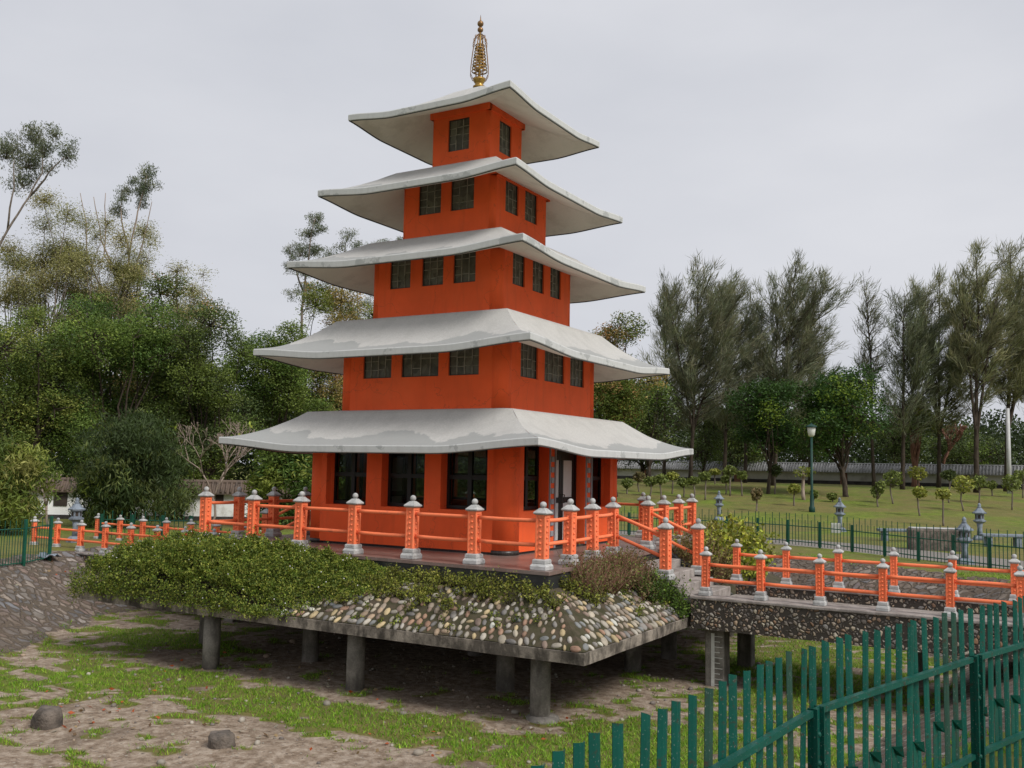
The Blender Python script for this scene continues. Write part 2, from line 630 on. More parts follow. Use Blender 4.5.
def smooth(a, b, x):
    t = max(0.0, min(1.0, (x - a) / (b - a)))
    return t * t * (3 - 2 * t)


def view_depth(x, y):
    return -(x - CAM.x) * math.sin(YAW) + (y - CAM.y) * math.cos(YAW)


def lateral(x, y):
    return (x - CAM.x) * math.cos(YAW) + (y - CAM.y) * math.sin(YAW)


def G(x, y, fd=None):
    d = foot_dist(x, y) if fd is None else fd
    dep, lat = view_depth(x, y), lateral(x, y)
    top = -.80 + 1.65 * smooth(44, 76, dep) * smooth(-25, -2, lat) + .95 * math.exp(-((x - CAM.x) ** 2 + (y - CAM.y) ** 2) / 9.0)
    top += .05 * mnoise.noise(Vector((x * .12, y * .12, 3)))
    if d < 4:
        k = max(0.0, min(1.0, d / 2.6))
        k = k * .75 + .25 * (k * k * (3 - 2 * k))
        fl = FLOOR_Z + .05 * mnoise.noise(Vector((x * .5, y * .5, 0))) + .025 * mnoise.noise(Vector((x * 1.7, y * 1.7, 5)))
        return fl + (top - fl) * k
    return top


def ground_at(px, py):
    d = ray(px, py)
    t, last = 4.0, 0
    while t < 400:
        p = CAM + d * t
        if p.z < G(p.x, p.y):
            lo, hi = last, t
            for _ in range(30):
                m = (lo + hi) / 2
                q = CAM + d * m
                if q.z < G(q.x, q.y): hi = m
                else: lo = m
            q = CAM + d * hi
            return Vector((q.x, q.y, G(q.x, q.y)))
        last = t
        t += .25 if t < 60 else 1.0
    return CAM + d * 100


# grass patches on the pit floor: (x, y, radius along x, radius along y, weight)
PATCH = [(-1.4, -6.7, 2.8, 1.1, .65), (-3.4, -6.9, 1.8, 1.0, .5), (-6.0, -4.4, 2.0, 1.5, .65), (-4.4, -3.4, 1.8, 1.3, .6), (.8, -6.2, 1.4, .6, .45),
         (3.6, -6.5, 1.6, .9, .5), (5.4, -6.8, 1.8, 1.2, .6), (6.6, -4.0, 1.2, 2.2, .45), (6.6, 3.2, 2.6, 2.4, .6), (7.6, -5.6, 1.6, 2.4, .5), (8, 0, 1.4, 3, .4),
         (6.5, -9.0, 2.0, 1.5, .4), (1.6, -7.4, 1.2, .7, .4), (2.2, -6.7, 1.6, .6, .4), (5.6, 1.2, .8, 1.2, .4), (-.6, -9.4, .8, .35, .35), (.6, -10.2, .9, .3, .35), (-3.5, -9.2, 1, .5, .3)]
BARE = [(3.3, -8.8, 2.2, 1.3, .6), (-.5, -10.2, 2.2, 1.2, .3), (1.4, -8.1, 1.0, .5, .3), (-3.6, -5.4, 1.0, .55, .55), (-4.4, -6.6, 1.2, .5, .35), (0, 0, 5.0, 5.0, .62), (2, -5.4, 2.6, .5, .35), (6.4, -7.6, .8, .5, .2)]


def grass_mask(x, y):
    m = .31 + .70 * mnoise.noise(Vector((x * .55, y * .9, 1))) + 1.05 * mnoise.noise(Vector((x * 1.9, y * 2.6, 9))) + .55 * mnoise.noise(Vector((x * 4, y * 4, 2)))
    for (cx, cy, a, b, w) in PATCH: m += .95 * w * math.exp(-(((x - cx) / a) ** 2 + ((y - cy) / b) ** 2))
    for (cx, cy, a, b, w) in BARE: m -= w * math.exp(-(((x - cx) / a) ** 4 + ((y - cy) / b) ** 4))
    return m


def axis_coords(lo, hi, step, far):
    c = list(np.arange(lo, hi + 1e-6, step))
    s, x = step, hi
    up = []
    while x < far:
        s *= 1.13
        x += s
        up.append(x)
    s, x = step, lo
    dn = []
    while x > -far:
        s *= 1.13
        x -= s
        dn.append(x)
    return dn[::-1] + c + up


def build_ground():
    xs = axis_coords(-13, 15, .2, 900)
    ys = axis_coords(-17, 18, .2, 900)
    nx, ny = len(xs), len(ys)
    X, Y = np.meshgrid(xs, ys)
    P = np.stack([X.ravel(), Y.ravel()], 1)
    # vectorised signed distance
    best = np.full(len(P), 1e9)
    ins = np.zeros(len(P), bool)
    n = len(FOOT)
    for i in range(n):
        a, b = FOOT_NP[i], FOOT_NP[(i + 1) % n]
        d = b - a
        t = np.clip(((P - a) @ d) / (d @ d), 0, 1)
        best = np.minimum(best, np.linalg.norm(P - a - t[:, None] * d, axis=1))
        if b[1] != a[1]:
            c = (a[1] > P[:, 1]) != (b[1] > P[:, 1])
            ins ^= c & (P[:, 0] < a[0] + (P[:, 1] - a[1]) / (b[1] - a[1]) * d[0])
    fd = np.where(ins, -best, best)
    Z = np.empty(len(P))
    C = np.zeros((len(P), 4), np.float32)
    for i, (x, y) in enumerate(P):
        f = fd[i]
        Z[i] = G(x, y, f)
        nz = .22 * mnoise.noise(Vector((x * .9, y * .9, 4))) + .12 * mnoise.noise(Vector((x * 3, y * 3, 4)))
        bank = smooth(-.15, .25, f + nz) * (1 - smooth(2.35, 2.85, f + 1.6 * nz)) if f < 5 else 0
        gm = smooth(.30, .62, grass_mask(x, y)) if f < 1 else 0
        if f > -.2:
            gm = max(gm * .35 * bank, 1 - bank) if f > .3 else gm
        dep, lat = view_depth(x, y), lateral(x, y)
        path = smooth(5.2, 5.7, f) * (1 - smooth(8.2, 8.8, f)) * .85 if (f < 10 and lat > -6) else 0
        C[i] = (bank, gm, path, 1)
    idx = np.arange(nx * ny).reshape(ny, nx)
    q = np.stack([idx[:-1, :-1], idx[:-1, 1:], idx[1:, 1:], idx[1:, :-1]], -1).reshape(-1, 4)
    me = D.meshes.new('ground')
    me.from_pydata(np.column_stack([P, Z]).tolist(), [], q.tolist())
    a = me.attributes.new('zone', 'FLOAT_COLOR', 'POINT')
    a.data.foreach_set('color', C.ravel())
    me.polygons.foreach_set('use_smooth', [True] * len(q))
    me.materials.append(mk_ground())
    o = D.objects.new('ground', me)
    COL.objects.link(o)
    tag(o, 'sunken pit floor of dirt and grass with stone banks and lawn beyond', 'ground', kind='structure')
    return o


def mk_ground():
    t = NT('ground_surface')
    sep = t.n('ShaderNodeSeparateColor')
    t.l(t.attr('zone'), sep.inputs[0])
    bank, grass, path = sep.outputs[0], sep.outputs[1], sep.outputs[2]
    n1 = t.noise(.7, 6, .6)
    n2 = t.noise(6, 7, .7)
    n3 = t.noise(40, 4, .7)
    # dirt
    dirt = t.ramp(n2, [(.30, (.13, .088, .058)), (.46, (.29, .22, .16)), (.64, (.48, .395, .315))])
    dirt = t.mix(t.ramp(n1, [(.34, .7), (.50, 0.0)]), dirt, (.12, .085, .06))
    dirt = t.mix(t.ramp(n3, [(.60, 0.0), (.70, .7)]), dirt, (.40, .35, .29))
    dirt = t.mix(t.ramp(n3, [(.28, .8), (.38, 0.0)]), dirt, (.04, .032, .025))
    sp = t.n('ShaderNodeTexVoronoi')
    sp.inputs['Scale'].default_value = 14
    t.l(t.pos(), sp.inputs['Vector'])
    ss = t.n('ShaderNodeSeparateColor')
    t.l(sp.outputs['Color'], ss.inputs[0])
    peb = t.math('MULTIPLY', t.math('LESS_THAN', sp.outputs['Distance'], .30), t.math('GREATER_THAN', ss.outputs[0], .72))
    dirt = t.mix(t.math('MULTIPLY', peb, .8), dirt, t.ramp(ss.outputs[1], [(0, (.10, .08, .065)), (.5, (.33, .28, .23)), (1, (.50, .45, .38))]))
    clod = t.noise(17, 6, .75)
    dirt = t.mix(t.ramp(clod, [(.34, .7), (.44, 0.0)]), dirt, (.11, .08, .06))
    # short turf
    turf = t.ramp(t.noise(3.2, 7, .7), [(.3, (.085, .12, .016)), (.52, (.155, .215, .026)), (.72, (.26, .30, .055))])
    turf = t.mix(t.ramp(t.noise(.22, 6, .62), [(.44, .8), (.62, 0.0)]), turf, (.205, .155, .065))
    turf = t.mix(t.ramp(t.noise(.9, 7, .72), [(.36, .6), (.55, 0.0)]), turf, (.10, .125, .03))
    turf = t.mix(t.ramp(n3, [(.35, .5), (.5, 0.0)]), turf, (.08, .09, .025))
    k = t.math('ADD', grass, t.math('MULTIPLY', t.math('SUBTRACT', n2, .5), .9))
    c = t.mix(t.ramp(k, [(.40, 0.0), (.60, 1.0)]), dirt, turf)
    # stone pitching on the banks
    wv = t.n('ShaderNodeVectorMath', operation='MULTIPLY_ADD')
    t.l(t.noise(2.5, 3, out='Color'), wv.inputs[0])
    wv.inputs[1].default_value = (.5, .5, .3)
    t.l(t.pos(), wv.inputs[2])
    v = t.n('ShaderNodeTexVoronoi')
    d = t.n('ShaderNodeTexVoronoi', feature='DISTANCE_TO_EDGE')
    for q in (v, d):
        q.inputs['Scale'].default_value = 3.9
        t.l(wv.outputs[0], q.inputs['Vector'])
    sc = t.n('ShaderNodeSeparateColor')
    t.l(v.outputs['Color'], sc.inputs[0])
    stone = t.ramp(sc.outputs[0], [(0, (.12, .12, .125)), (.3, (.22, .195, .17)), (.5, (.33, .275, .23)), (.7, (.24, .17, .145)), (.85, (.19, .195, .21)), (1, (.44, .38, .33))])
    stone = t.mix(t.ramp(n2, [(.35, .5), (.6, 0.0)]), stone, (.07, .06, .05))
    joint = t.ramp(d.outputs['Distance'], [(.06, 0.0), (.16, 1.0)])
    stone = t.mix(joint, (.11, .088, .066), stone)
    stone = t.mix(t.ramp(n1, [(.40, 0.0), (.62, .75)]), stone, (.13, .10, .076))
    kb = t.ramp(t.math('ADD', bank, t.math('MULTIPLY', t.math('SUBTRACT', n2, .5), .5)), [(.42, 0.0), (.55, 1.0)])
    c = t.mix(kb, c, stone)
    # paved path beyond the far fence
    pv = t.ramp(n2, [(.3, (.17, .155, .14)), (.7, (.30, .275, .25))])
    c = t.mix(t.ramp(t.math('ADD', path, t.math('MULTIPLY', t.math('SUBTRACT', n2, .5), .4)), [(.45, 0.0), (.55, 1.0)]), c, pv)
    h = t.mix(kb, t.math('ADD', n3, t.math('ADD', t.math('MULTIPLY', n2, 2.0), t.math('MULTIPLY', clod, 1.6))), t.math('MULTIPLY', joint, 3.0))
    nrm = t.bump(h, .7, .03)
    return t.bsdf(c, .92, nrm, 0, .2)


build_ground()


# grass blades on the pit floor and along the bank tops
def build_grass():
    rng = np.random.default_rng(3)
    pts = []
    tries = rng.uniform((-11, -12.5), (12, 12), (230000, 2))
    for x, y in tries:
        dx, dy = x - CAM.x, y - CAM.y
        dist = math.hypot(dx, dy)
        if abs(lateral(x, y)) > .62 * view_depth(x, y) + .5: continue
        if rng.random() > (13.0 / max(dist, 9)) ** 1.2: continue
        if grass_mask(x, y) < .40 + .25 * rng.random(): continue
        f = foot_dist(x, y)
        if f > .25 and not (2.4 < f < 3.6): continue
        if f > .25 and rng.random() < .4: continue
        pts.append((x, y, G(x, y, f)))
    p = np.array(pts)
    n = len(p)
    reps = 3
    base = np.repeat(p, reps, 0)
    base[:, :2] += rng.normal(0, .03, (n * reps, 2))
    m = len(base)
    ang = rng.uniform(0, 2 * np.pi, m)
    h = rng.uniform(.025, .075, m)
    w = rng.uniform(.005, .012, m)
    side = np.stack([np.cos(ang), np.sin(ang), np.zeros(m)], 1)
    tip = base + np.stack([rng.normal(0, .04, m), rng.normal(0, .04, m), h], 1)
    v = np.stack([base - side * w[:, None], base + side * w[:, None], tip], 1)
    v[:, :2, 2] -= .012
    c = palette(m, [(.16, .33, .022), (.24, .42, .034), (.11, .24, .018), (.32, .44, .05), (.19, .33, .03)], rng, .2)
    o = np_mesh('grass', v, 3, c, MAT['leaf'])
    tag(o, 'patchy short green grass growing on the dirt floor of the pit', 'grass', kind='stuff')


build_grass()


def build_litter():
    rng = np.random.default_rng(11)
    cen, col = [], []
    spots = [(90, 705, 60, 14), (190, 690, 90, 20), (110, 725, 70, 14), (230, 735, 50, 10), (190, 655, 60, 20), (330, 690, 80, 14), (560, 720, 50, 16), (420, 745, 90, 12), (60, 580, 60, 12)]
    for (px, py, a, b) in spots:
        for _ in range(26):
            q = ground_at(px + rng.normal(0, a * .6), min(767, py + rng.normal(0, b * .6)))
            cen.append((q.x, q.y, q.z + .025))
            r = rng.random()
            col.append((.50, .11, .04) if r < .22 else ((.36, .26, .15) if r < .6 else ((.42, .38, .30) if r < .85 else (.16, .10, .06))))
    cen = np.array(cen)
    n = len(cen)
    ax = np.stack([rng.normal(size=n), rng.normal(size=n), rng.normal(0, .25, n)], 1)
    o = leaves('fallen_leaves', cen, ax, rng.uniform(.05, .12, n), rng.uniform(.03, .07, n), np.array(col), MAT['leaf'], None, rng)
    tag(o, 'dry orange and tan leaves scattered over the pit floor', 'fallen leaves', kind='stuff')


build_litter()


def build_gravel():
    rng = random.Random(77)
    mb = MB()
    for _ in range(1500):
        x, y = rng.uniform(-7, 9), rng.uniform(-12, 6)
        f = foot_dist(x, y)
        if f > .1 or abs(lateral(x, y)) > .6 * view_depth(x, y): continue
        s = .014 + .03 * rng.random() ** 3 + (.05 if rng.random() < .03 else 0)
        k = rng.uniform(.6, 1.3)
        mb.col = tuple(q * k for q in rng.choice(((.30, .26, .21), (.40, .36, .30), (.20, .17, .15), (.34, .26, .19))))
        mb.ball((x, y, G(x, y, f) + s * .25), s, s * rng.uniform(.6, 1), s * rng.uniform(.45, .8), 6, 4, 0, Matrix.Rotation(rng.uniform(0, 3), 4, 'Z'))
    tag(mb.build('gravel', MAT['stones'], None, True), 'small loose stones strewn over the dirt floor of the pit', 'gravel', kind='stuff')


build_gravel()


def rock(px, py, w, h, label):
    q = ground_at(px, py)
    mb = MB()
    vs, fs = [], []
    n, m = 20, 12
    for k in range(m + 1):
        t = math.pi * k / m
        for i in range(n):
            a = 2 * math.pi * i / n
            v = Vector((math.sin(t) * math.cos(a), math.sin(t) * math.sin(a), -math.cos(t)))
            s = 1 + .28 * mnoise.noise(v * 1.4 + Vector((px, py, 0)) * .1) + .12 * mnoise.noise(v * 3.7 + Vector((px, 0, 0)))
            v = Vector((max(-.8, min(.85, v.x * s)), max(-.8, min(.8, v.y * s)), max(-.5, min(.78, v.z * s))))
            vs.append((v.x * w * .6, v.y * w * .5, v.z * h * .8 + h * .25))
    for k in range(m):
        for i in range(n):
            j = (i + 1) % n
            fs.append((k * n + i, k * n + j, (k + 1) * n + j, (k + 1) * n + i))
    mb.add(vs, fs, 0, True)
    o = mb.build('rock', MAT['rock'])
    o.location = q
    o.rotation_euler = (0, 0, px)
    tag(o, label, 'rock')


rock(47, 727, .44, .33, 'large dark grey boulder on the bare dirt at the left of the pit')
rock(221, 746, .36, .22, 'smaller low brownish rock lying on the dirt among grass tufts')
# ------------------------------------------------------------------ pagoda
PAG = empty('pagoda', (0, 0, 0), 0, 'five storey orange pagoda with white flared concrete roofs on the raised platform', 'pagoda')
W = [2.645, 2.185, 1.745, 1.275, .80]
WZ0 = [.05, 2.86, 5.05, 6.96, 8.76]
ROOF = [  # plateau half, plateau z, wall junction z, eave half, tip-bottom z, soffit/wall z
    (2.69, 2.91, 2.97, 4.02, 2.15, 2.36),
    (2.28, 5.01, 5.13, 3.555, 4.14, 4.40),
    (1.80, 6.88, 7.06, 3.09, 6.18, 6.46),
    (1.38, 8.62, 8.86, 2.645, 7.90, 8.33),
    (.42, 10.76, 10.97, 2.195, 9.77, 10.17)]
SAG = [.17, .15, .13, .12, .12]
TH = .15


def side_xf(s):
    """maps (along, out, z) of a wall side to world; side 0 faces -y, 1 faces +x, 2 faces +y, 3 faces -x"""
    return Matrix.Rotation(s * math.pi / 2, 4, 'Z')


def P(s, a, out, z):
    return side_xf(s) @ Vector((a, -out, z))


def sbox(mb, s, a0, a1, o0, o1, z0, z1, mi=0, bev=0.0):
    """box on side s: along a0..a1, outward distance o0..o1"""
    mb.box((a0, -o1, z0), (a1, -o0, z1), mi, side_xf(s), bev)


def wall_side(mb, s, half, w, th, z0, z1, ops):
    """wall panels of one side around openings (a0, a1, zo0, zo1)"""
    ops = sorted(ops)
    x = -half
    for (a0, a1, b0, b1) in ops:
        if a0 > x: sbox(mb, s, x, a0, w - th, w, z0, z1)
        if b0 > z0: sbox(mb, s, a0, a1, w - th, w, z0, b0)
        if b1 < z1: sbox(mb, s, a0, a1, w - th, w, b1, z1)
        x = a1
    if x < half: sbox(mb, s, x, half, w - th, w, z0, z1)


def corner_cols(mb, w, rad, out, z0, z1, n=28):
    for sx in (-1, 1):
        for sy in (-1, 1):
            mb.lathe(sx * (w - rad + out), sy * (w - rad + out), [(rad, z0), (rad, z1)], n)


# ---- ground storey
A_OPS = [(-2.10, -.97, .86, 2.30), (-.56, .57, .86, 2.30), (.98, 2.11, .86, 2.30)]
B_OPS = [(-2.09, -1.04, .86, 2.30), (-.72, .72, .05, 2.14), (1.06, 2.09, .86, 2.30)]
mb = MB()
RC = .30
for s in range(4):
    wall_side(mb, s, W[0] - RC + .04, W[0], .30, WZ0[0], 2.62, A_OPS if s in (0, 2) else B_OPS)
corner_cols(mb, W[0], RC, .025, WZ0[0], 2.60)
ST1 = mb.build('ground_storey_wall', MAT['orange'], PAG)
mb = MB()
for s in range(4):
    sbox(mb, s, -2.32, 2.32, 2.2, W[0] - .035, .0, .048)
corner_cols(mb, W[0], RC + .012, .03, .0, .09)
mb.build('skirting', MAT['black_tile'], PAG)
mb = MB()
mb.box((-2.3, -2.3, 2.40), (2.3, 2.3, 2.46))
mb.build('ceiling', MAT['ceiling'], PAG)


def big_window(s, a0, a1, z0, z1):
    """black framed four light window set back in the opening"""
    m = MB()
    o = W[0] - .235
    fw = .065
    e = .006
    sbox(m, s, a0 - .0, a0 + fw, o - .06, o, z0 + e, z1)
    sbox(m, s, a1 - fw, a1, o - .06, o, z0 + e, z1)
    sbox(m, s, a0 + fw, a1 - fw, o - .06, o, z0 + e, z0 + .075)
    sbox(m, s, a0 + fw, a1 - fw, o - .06, o, z1 - .12, z1)
    c = (a0 + a1) / 2
    zt = z0 + .66
    sbox(m, s, c - .05, c + .05, o - .064, o + .004, z0 + .075, z1 - .12)
    sbox(m, s, a0 + fw, c - .05, o - .055, o - .003, zt - .045, zt + .045)
    sbox(m, s, c + .05, a1 - fw, o - .055, o - .003, zt - .045, zt + .045)
    f = m.build('window', MAT['window_black'], PAG)
    m = MB()
    sbox(m, s, a0 + fw, a1 - fw, o - .038, o - .030, z0 + .076, z1 - .121)
    m.build('pane', MAT['glass'], f)
    return f


for s in range(4):
    for op in (A_OPS if s in (0, 2) else (B_OPS[0], B_OPS[2])): big_window(s, *op)

# pilasters with rows of square ornaments beside the doors, door leaves
for s in (1, 3):
    for (a0, a1) in ((-1.04, -.72), (.72, 1.06)):
        m = MB()
        c = (a0 + a1) / 2
        sbox(m, s, a0 + .02, a0 + .055, W[0] + .001, W[0] + .03, .05, 2.28)
        sbox(m, s, a1 - .055, a1 - .02, W[0] + .001, W[0] + .03, .05, 2.28)
        z = .30
        while z < 2.1:
            sbox(m, s, c - .062, c + .062, W[0] + .001, W[0] + .028, z, z + .115, 0, .008)
            z += .225
        m.build('pilaster_trim', MAT['grey_tile'], PAG)
    m = MB()
    o = W[0] - .22
    sbox(m, s, -.72, -.63, o - .07, o, .05, 2.14)
    sbox(m, s, .63, .72, o - .07, o, .05, 2.14)
    sbox(m, s, -.63, .63, o - .07, o, 2.03, 2.14)
    fr = m.build('door_frame', MAT['window_black'], PAG)
    for sg in (-1, 1):
        m = MB()
        a0, a1 = sorted((sg * .63, sg * .005))
        sbox(m, s, a0, a0 + .09, o - .06, o - .012, .06, 2.03)
        sbox(m, s, a1 - .09, a1, o - .06, o - .012, .06, 2.03)
        for (b0, b1) in ((.06, .16), (.98, 1.10), (1.92, 2.03)): sbox(m, s, a0 + .09, a1 - .09, o - .06, o - .012, b0, b1)
        dr = m.build('door', MAT['window_black'], PAG)
        m = MB()
        for (b0, b1) in ((.16, .98), (1.10, 1.92)): sbox(m, s, a0 + .09, a1 - .09, o - .045, o - .03, b0, b1)
        m.build('door_panel', MAT['white_panel'], dr)
        m = MB()
        h = P(s, sg * .07, o + .02, 1.05)
        m.tube([P(s, sg * .07, o - .01, .98), P(s, sg * .07, o + .035, .98), P(s, sg * .07, o + .035, 1.16), P(s, sg * .07, o - .01, 1.16)], .011, 6)
        m.build('door_handle', MAT['window_dark'], dr)

# ---- upper storeys
UP = [None,
      [(-1.53, -.735, 3.67, 4.47), (-.46, .53, 3.67, 4.47), (.79, 1.56, 3.67, 4.47)],
      [(-1.19, -.61, 5.76, 6.50), (-.29, .29, 5.76, 6.50), (.56, 1.14, 5.76, 6.50)],
      [(-.78, -.15, 7.55, 8.29), (.12, .75, 7.55, 8.29)],
      [(-.32, .27, 9.14, 9.91)]]
for k in range(1, 5):
    mb = MB()
    w = W[k]
    rad = (.22, .20, .14, .09)[k - 1]
    out = (.022, .004, 0, 0)[k - 1]
    z1 = ROOF[k][5] + .25
    half = w - rad + .02
    for s in range(4):
        ops = UP[k] if s in (0, 2) else [(a0 + .02, a1 - .02, b0, b1) for (a0, a1, b0, b1) in UP[k]]
        wall_side(mb, s, half, w, .22, WZ0[k], z1, ops)
    corner_cols(mb, w, rad, out, WZ0[k], z1 - .01)
    if k >= 3:                                                   # slightly proud ring beam under the roof
        zb = ROOF[k][5] - (.17 if k == 4 else .06)
        for s in range(4): sbox(mb, s, -w - (.035 if s in (0, 2) else -.001), w + (.035 if s in (0, 2) else -.001), w - .1, w + .035, zb, z1 - .02)
    mb.build('storey_wall', MAT['orange'], PAG)
    for s in range(4):
        for (a0, a1, b0, b1) in UP[k]:
            if s in (1, 3): a0, a1 = a0 + .02, a1 - .02
            o = w - .035
            m = MB()
            fw = .022
            sbox(m, s, a0, a0 + fw, o - .04, o, b0, b1)
            sbox(m, s, a1 - fw, a1, o - .04, o, b0, b1)
            sbox(m, s, a0 + fw, a1 - fw, o - .04, o, b0, b0 + fw)
            sbox(m, s, a0 + fw, a1 - fw, o - .04, o, b1 - fw, b1)
            f = m.build('window', MAT['window_dark'], PAG)
            m = MB()
            sbox(m, s, a0 + fw, a1 - fw, o - .03, o - .022, b0 + fw, b1 - fw)
            m.build('pane', MAT['dusty'], f)
            m = MB()
            nv = 4 if (a1 - a0) > .7 else 3
            for i in range(1, nv):
                x = a0 + (a1 - a0) * i / nv
                sbox(m, s, x - .009, x + .009, o - .021, o - .004, b0 + fw, b1 - fw)
            for i in range(1, 4):
                for j in range(nv):
                    if random.random() < .22: continue
                    z = b0 + (b1 - b0) * (i + random.uniform(-.1, .1)) / 4
                    x0 = a0 + (a1 - a0) * j / nv + .010
                    x1 = a0 + (a1 - a0) * (j + 1) / nv - .010
                    sbox(m, s, max(x0, a0 + fw), min(x1, a1 - fw), o - .020, o - .007, z - .008, z + .008)
            m.build('lattice', MAT['muntin'], f)


# ---- roofs
def eave_z(k, u):
    """top of the eave: flat in the middle, swept up towards the corners"""
    tip = ROOF[k][4] + TH
    g = smooth(.42, 1.06, abs(u)) ** .9
    return tip - SAG[k] * (1 - g)


def build_roof(k):
    p, pz, jz, r, tb, sz = ROOF[k]
    NU, NV = 48, 14
    us = [math.sin((i / NU * 2 - 1) * math.pi / 2 * .92) / math.sin(math.pi / 2 * .92) for i in range(NU + 1)]
    mb = MB()
    wear = []
    inner = W[k + 1] - .12 if k < 4 else .02
    for s in range(4):
        vs, fs, we = [], [], []
        rows = []
        rows.append((inner, None, 0.0))
        for j in range(NV + 1): rows.append((p + (r - p) * j / NV, j / NV, j / NV))
        for (e, v, wv) in rows:
            for u in us:
                if v is None: z = jz
                else:
                    ez = eave_z(k, u)
                    z = ez + (pz - ez) * (1 - v) ** (1.75 if k < 2 else 1.55)
                    z += .012 * mnoise.noise(Vector((u * 4 + s * 9, v * 4, k)))* (1 if 0 < v < 1 else 0)
                bulge = 1.0
                vs.append(P(s, u * e, e * bulge, z))
                we.append(wv)
        n = NU + 1
        for j in range(len(rows) - 1):
            for i in range(NU):
                fs.append((j * n + i, (j + 1) * n + i, (j + 1) * n + i + 1, j * n + i + 1)[::-1])
        fs = [f[::-1] for f in fs]
        mb.add(vs, fs, 0, True)
        wear += we
    ob = mb.build('roof', MAT['roof'], PAG)
    a = ob.data.attributes.new('wear', 'FLOAT', 'POINT')
    a.data.foreach_set('value', np.array(wear, np.float32))
    # fascia
    mb = MB()
    for s in range(4):
        vs, fs = [], []
        for u in us:
            z = eave_z(k, u)
            vs += [P(s, u * r, r, z), P(s, u * (r + .012), r + .012, z - .02), P(s, u * (r + .012), r + .012, z - TH + .012), P(s, u * r, r, z - TH)]
        for i in range(NU):
            for q in range(3):
                fs.append((i * 4 + q, i * 4 + q + 1, i * 4 + 4 + q + 1, i * 4 + 4 + q))
        mb.add(vs, fs, 0, False)
    mb.build('fascia', MAT['fascia'], ob)
    # drip groove: a thin dark lip just inside the fascia
    mb = MB()
    for s in range(4):
        vs, fs = [], []
        for u in us:
            z = eave_z(k, u) - TH
            vs += [P(s, u * r, r, z + .001), P(s, u * (r - .002), r - .002, z - .014), P(s, u * (r - .03), r - .03, z - .014), P(s, u * (r - .03), r - .03, z + .01)]
        for i in range(NU):
            for q in range(3):
                fs.append((i * 4 + q, i * 4 + q + 1, i * 4 + 4 + q + 1, i * 4 + 4 + q))
        mb.add(vs, fs)
    mb.build('drip_edge', MAT['drip'], ob)
    # soffit
    mb = MB()
    wi = W[k] - .02
    NS = 8
    for s in range(4):
        vs, fs = [], []
        for j in range(NS + 1):
            v = j / NS
            e = wi + (r - .028 - wi) * v
            for u in us:
                ez = eave_z(k, u) - TH + .004
                zi = sz
                z = ez + (zi - ez) * (1 - v) ** 1.25
                vs.append(P(s, u * e, e, z))
        n = NU + 1
        for j in range(NS):
            for i in range(NU):
                fs.append((j * n + i, j * n + i + 1, (j + 1) * n + i + 1, (j + 1) * n + i)[::-1])
        mb.add(vs, fs, 0, True)
    mb.build('soffit', MAT['soffit'], ob)


for k in range(5): build_roof(k)

# ---- gilded spire
mb = MB()
z0 = 10.93
mb.lathe(0, 0, [(.15, z0), (.15, z0 + .04), (.09, z0 + .07), (.11, z0 + .12), (.155, z0 + .19), (.16, z0 + .23), (.09, z0 + .26), (.035, z0 + .30), (.026, z0 + .6), (.022, 12.30), (.016, 12.38)], 18)
SP = mb.build('spire', MAT['gold'], PAG)
zz = np.linspace(z0 + .42, 12.0, 9)
for i, z in enumerate(zz):
    rr = .185 - .010 * i
    mb = MB()
    n, m = 24, 6
    vs, fs = [], []
    for a in range(n):
        t = 2 * math.pi * a / n
        for b in range(m):
            q = 2 * math.pi * b / m
            rad = rr + .014 * math.cos(q)
            vs.append((rad * math.cos(t), rad * math.sin(t), z + .017 * math.sin(q)))
    for a in range(n):
        for b in range(m):
            fs.append((a * m + b, ((a + 1) % n) * m + b, ((a + 1) % n) * m + (b + 1) % m, a * m + (b + 1) % m))
    mb.add(vs, fs, 0, True)
    for q in range(4):
        t = q * math.pi / 2 + i
        mb.tube([(.03 * math.cos(t), .03 * math.sin(t), z), (rr * math.cos(t), rr * math.sin(t), z)], .014, 5)
    mb.build('ring', MAT['gold'], SP)
mb = MB()
for q in range(8):
    t = q * math.pi / 4 + .2
    prof = [(.17, z0 + .2), (.235, z0 + .33), (.232, z0 + .5), (.20, z0 + .8), (.165, 12.0), (.16, 12.10), (.12, 12.22), (.03, 12.30)]
    mb.tube([(a * math.cos(t), a * math.sin(t), z) for a, z in prof], .009, 5)
    for (a, z) in ((.165, 12.02), (.15, 12.12), (.11, 12.22)):
        c = Vector((a * math.cos(t), a * math.sin(t), z))
        mb.tube([c + Vector((.028 * math.cos(w) * math.cos(t), .028 * math.cos(w) * math.sin(t), .035 * math.sin(w))) for w in np.linspace(0, 6.283, 9)], .006, 4)
mb.build('cage', MAT['bronze'], SP)
for (z, rr) in ((12.40, .072), (12.555, .078)):
    mb = MB()
    mb.ball((0, 0, z), rr, n=16, m=10)
    mb.build('ball', MAT['bronze'], SP)
mb = MB()
mb.lathe(0, 0, [(.022, 12.33), (.022, 12.62), (.016, 12.66), (.003, 12.78)], 8)
mb.build('tip', MAT['bronze'], SP)
# ------------------------------------------------------------------ platform
PLAT = empty('platform', (0, 0, -.3), 0, 'raised concrete platform with pebble faced sloping apron on short columns', 'platform')
PLAT.location = (0, 0, 0)
DECK = [(4.66, -4.72), (4.10, 4.66), (-4.20, 4.58), (-4.56, -4.33)]      # deck outline, counter-clockwise from the near corner
SH = 5.93                                                              # slab half size
ST, SBOT = -1.02, -1.20                                                # slab edge top and bottom


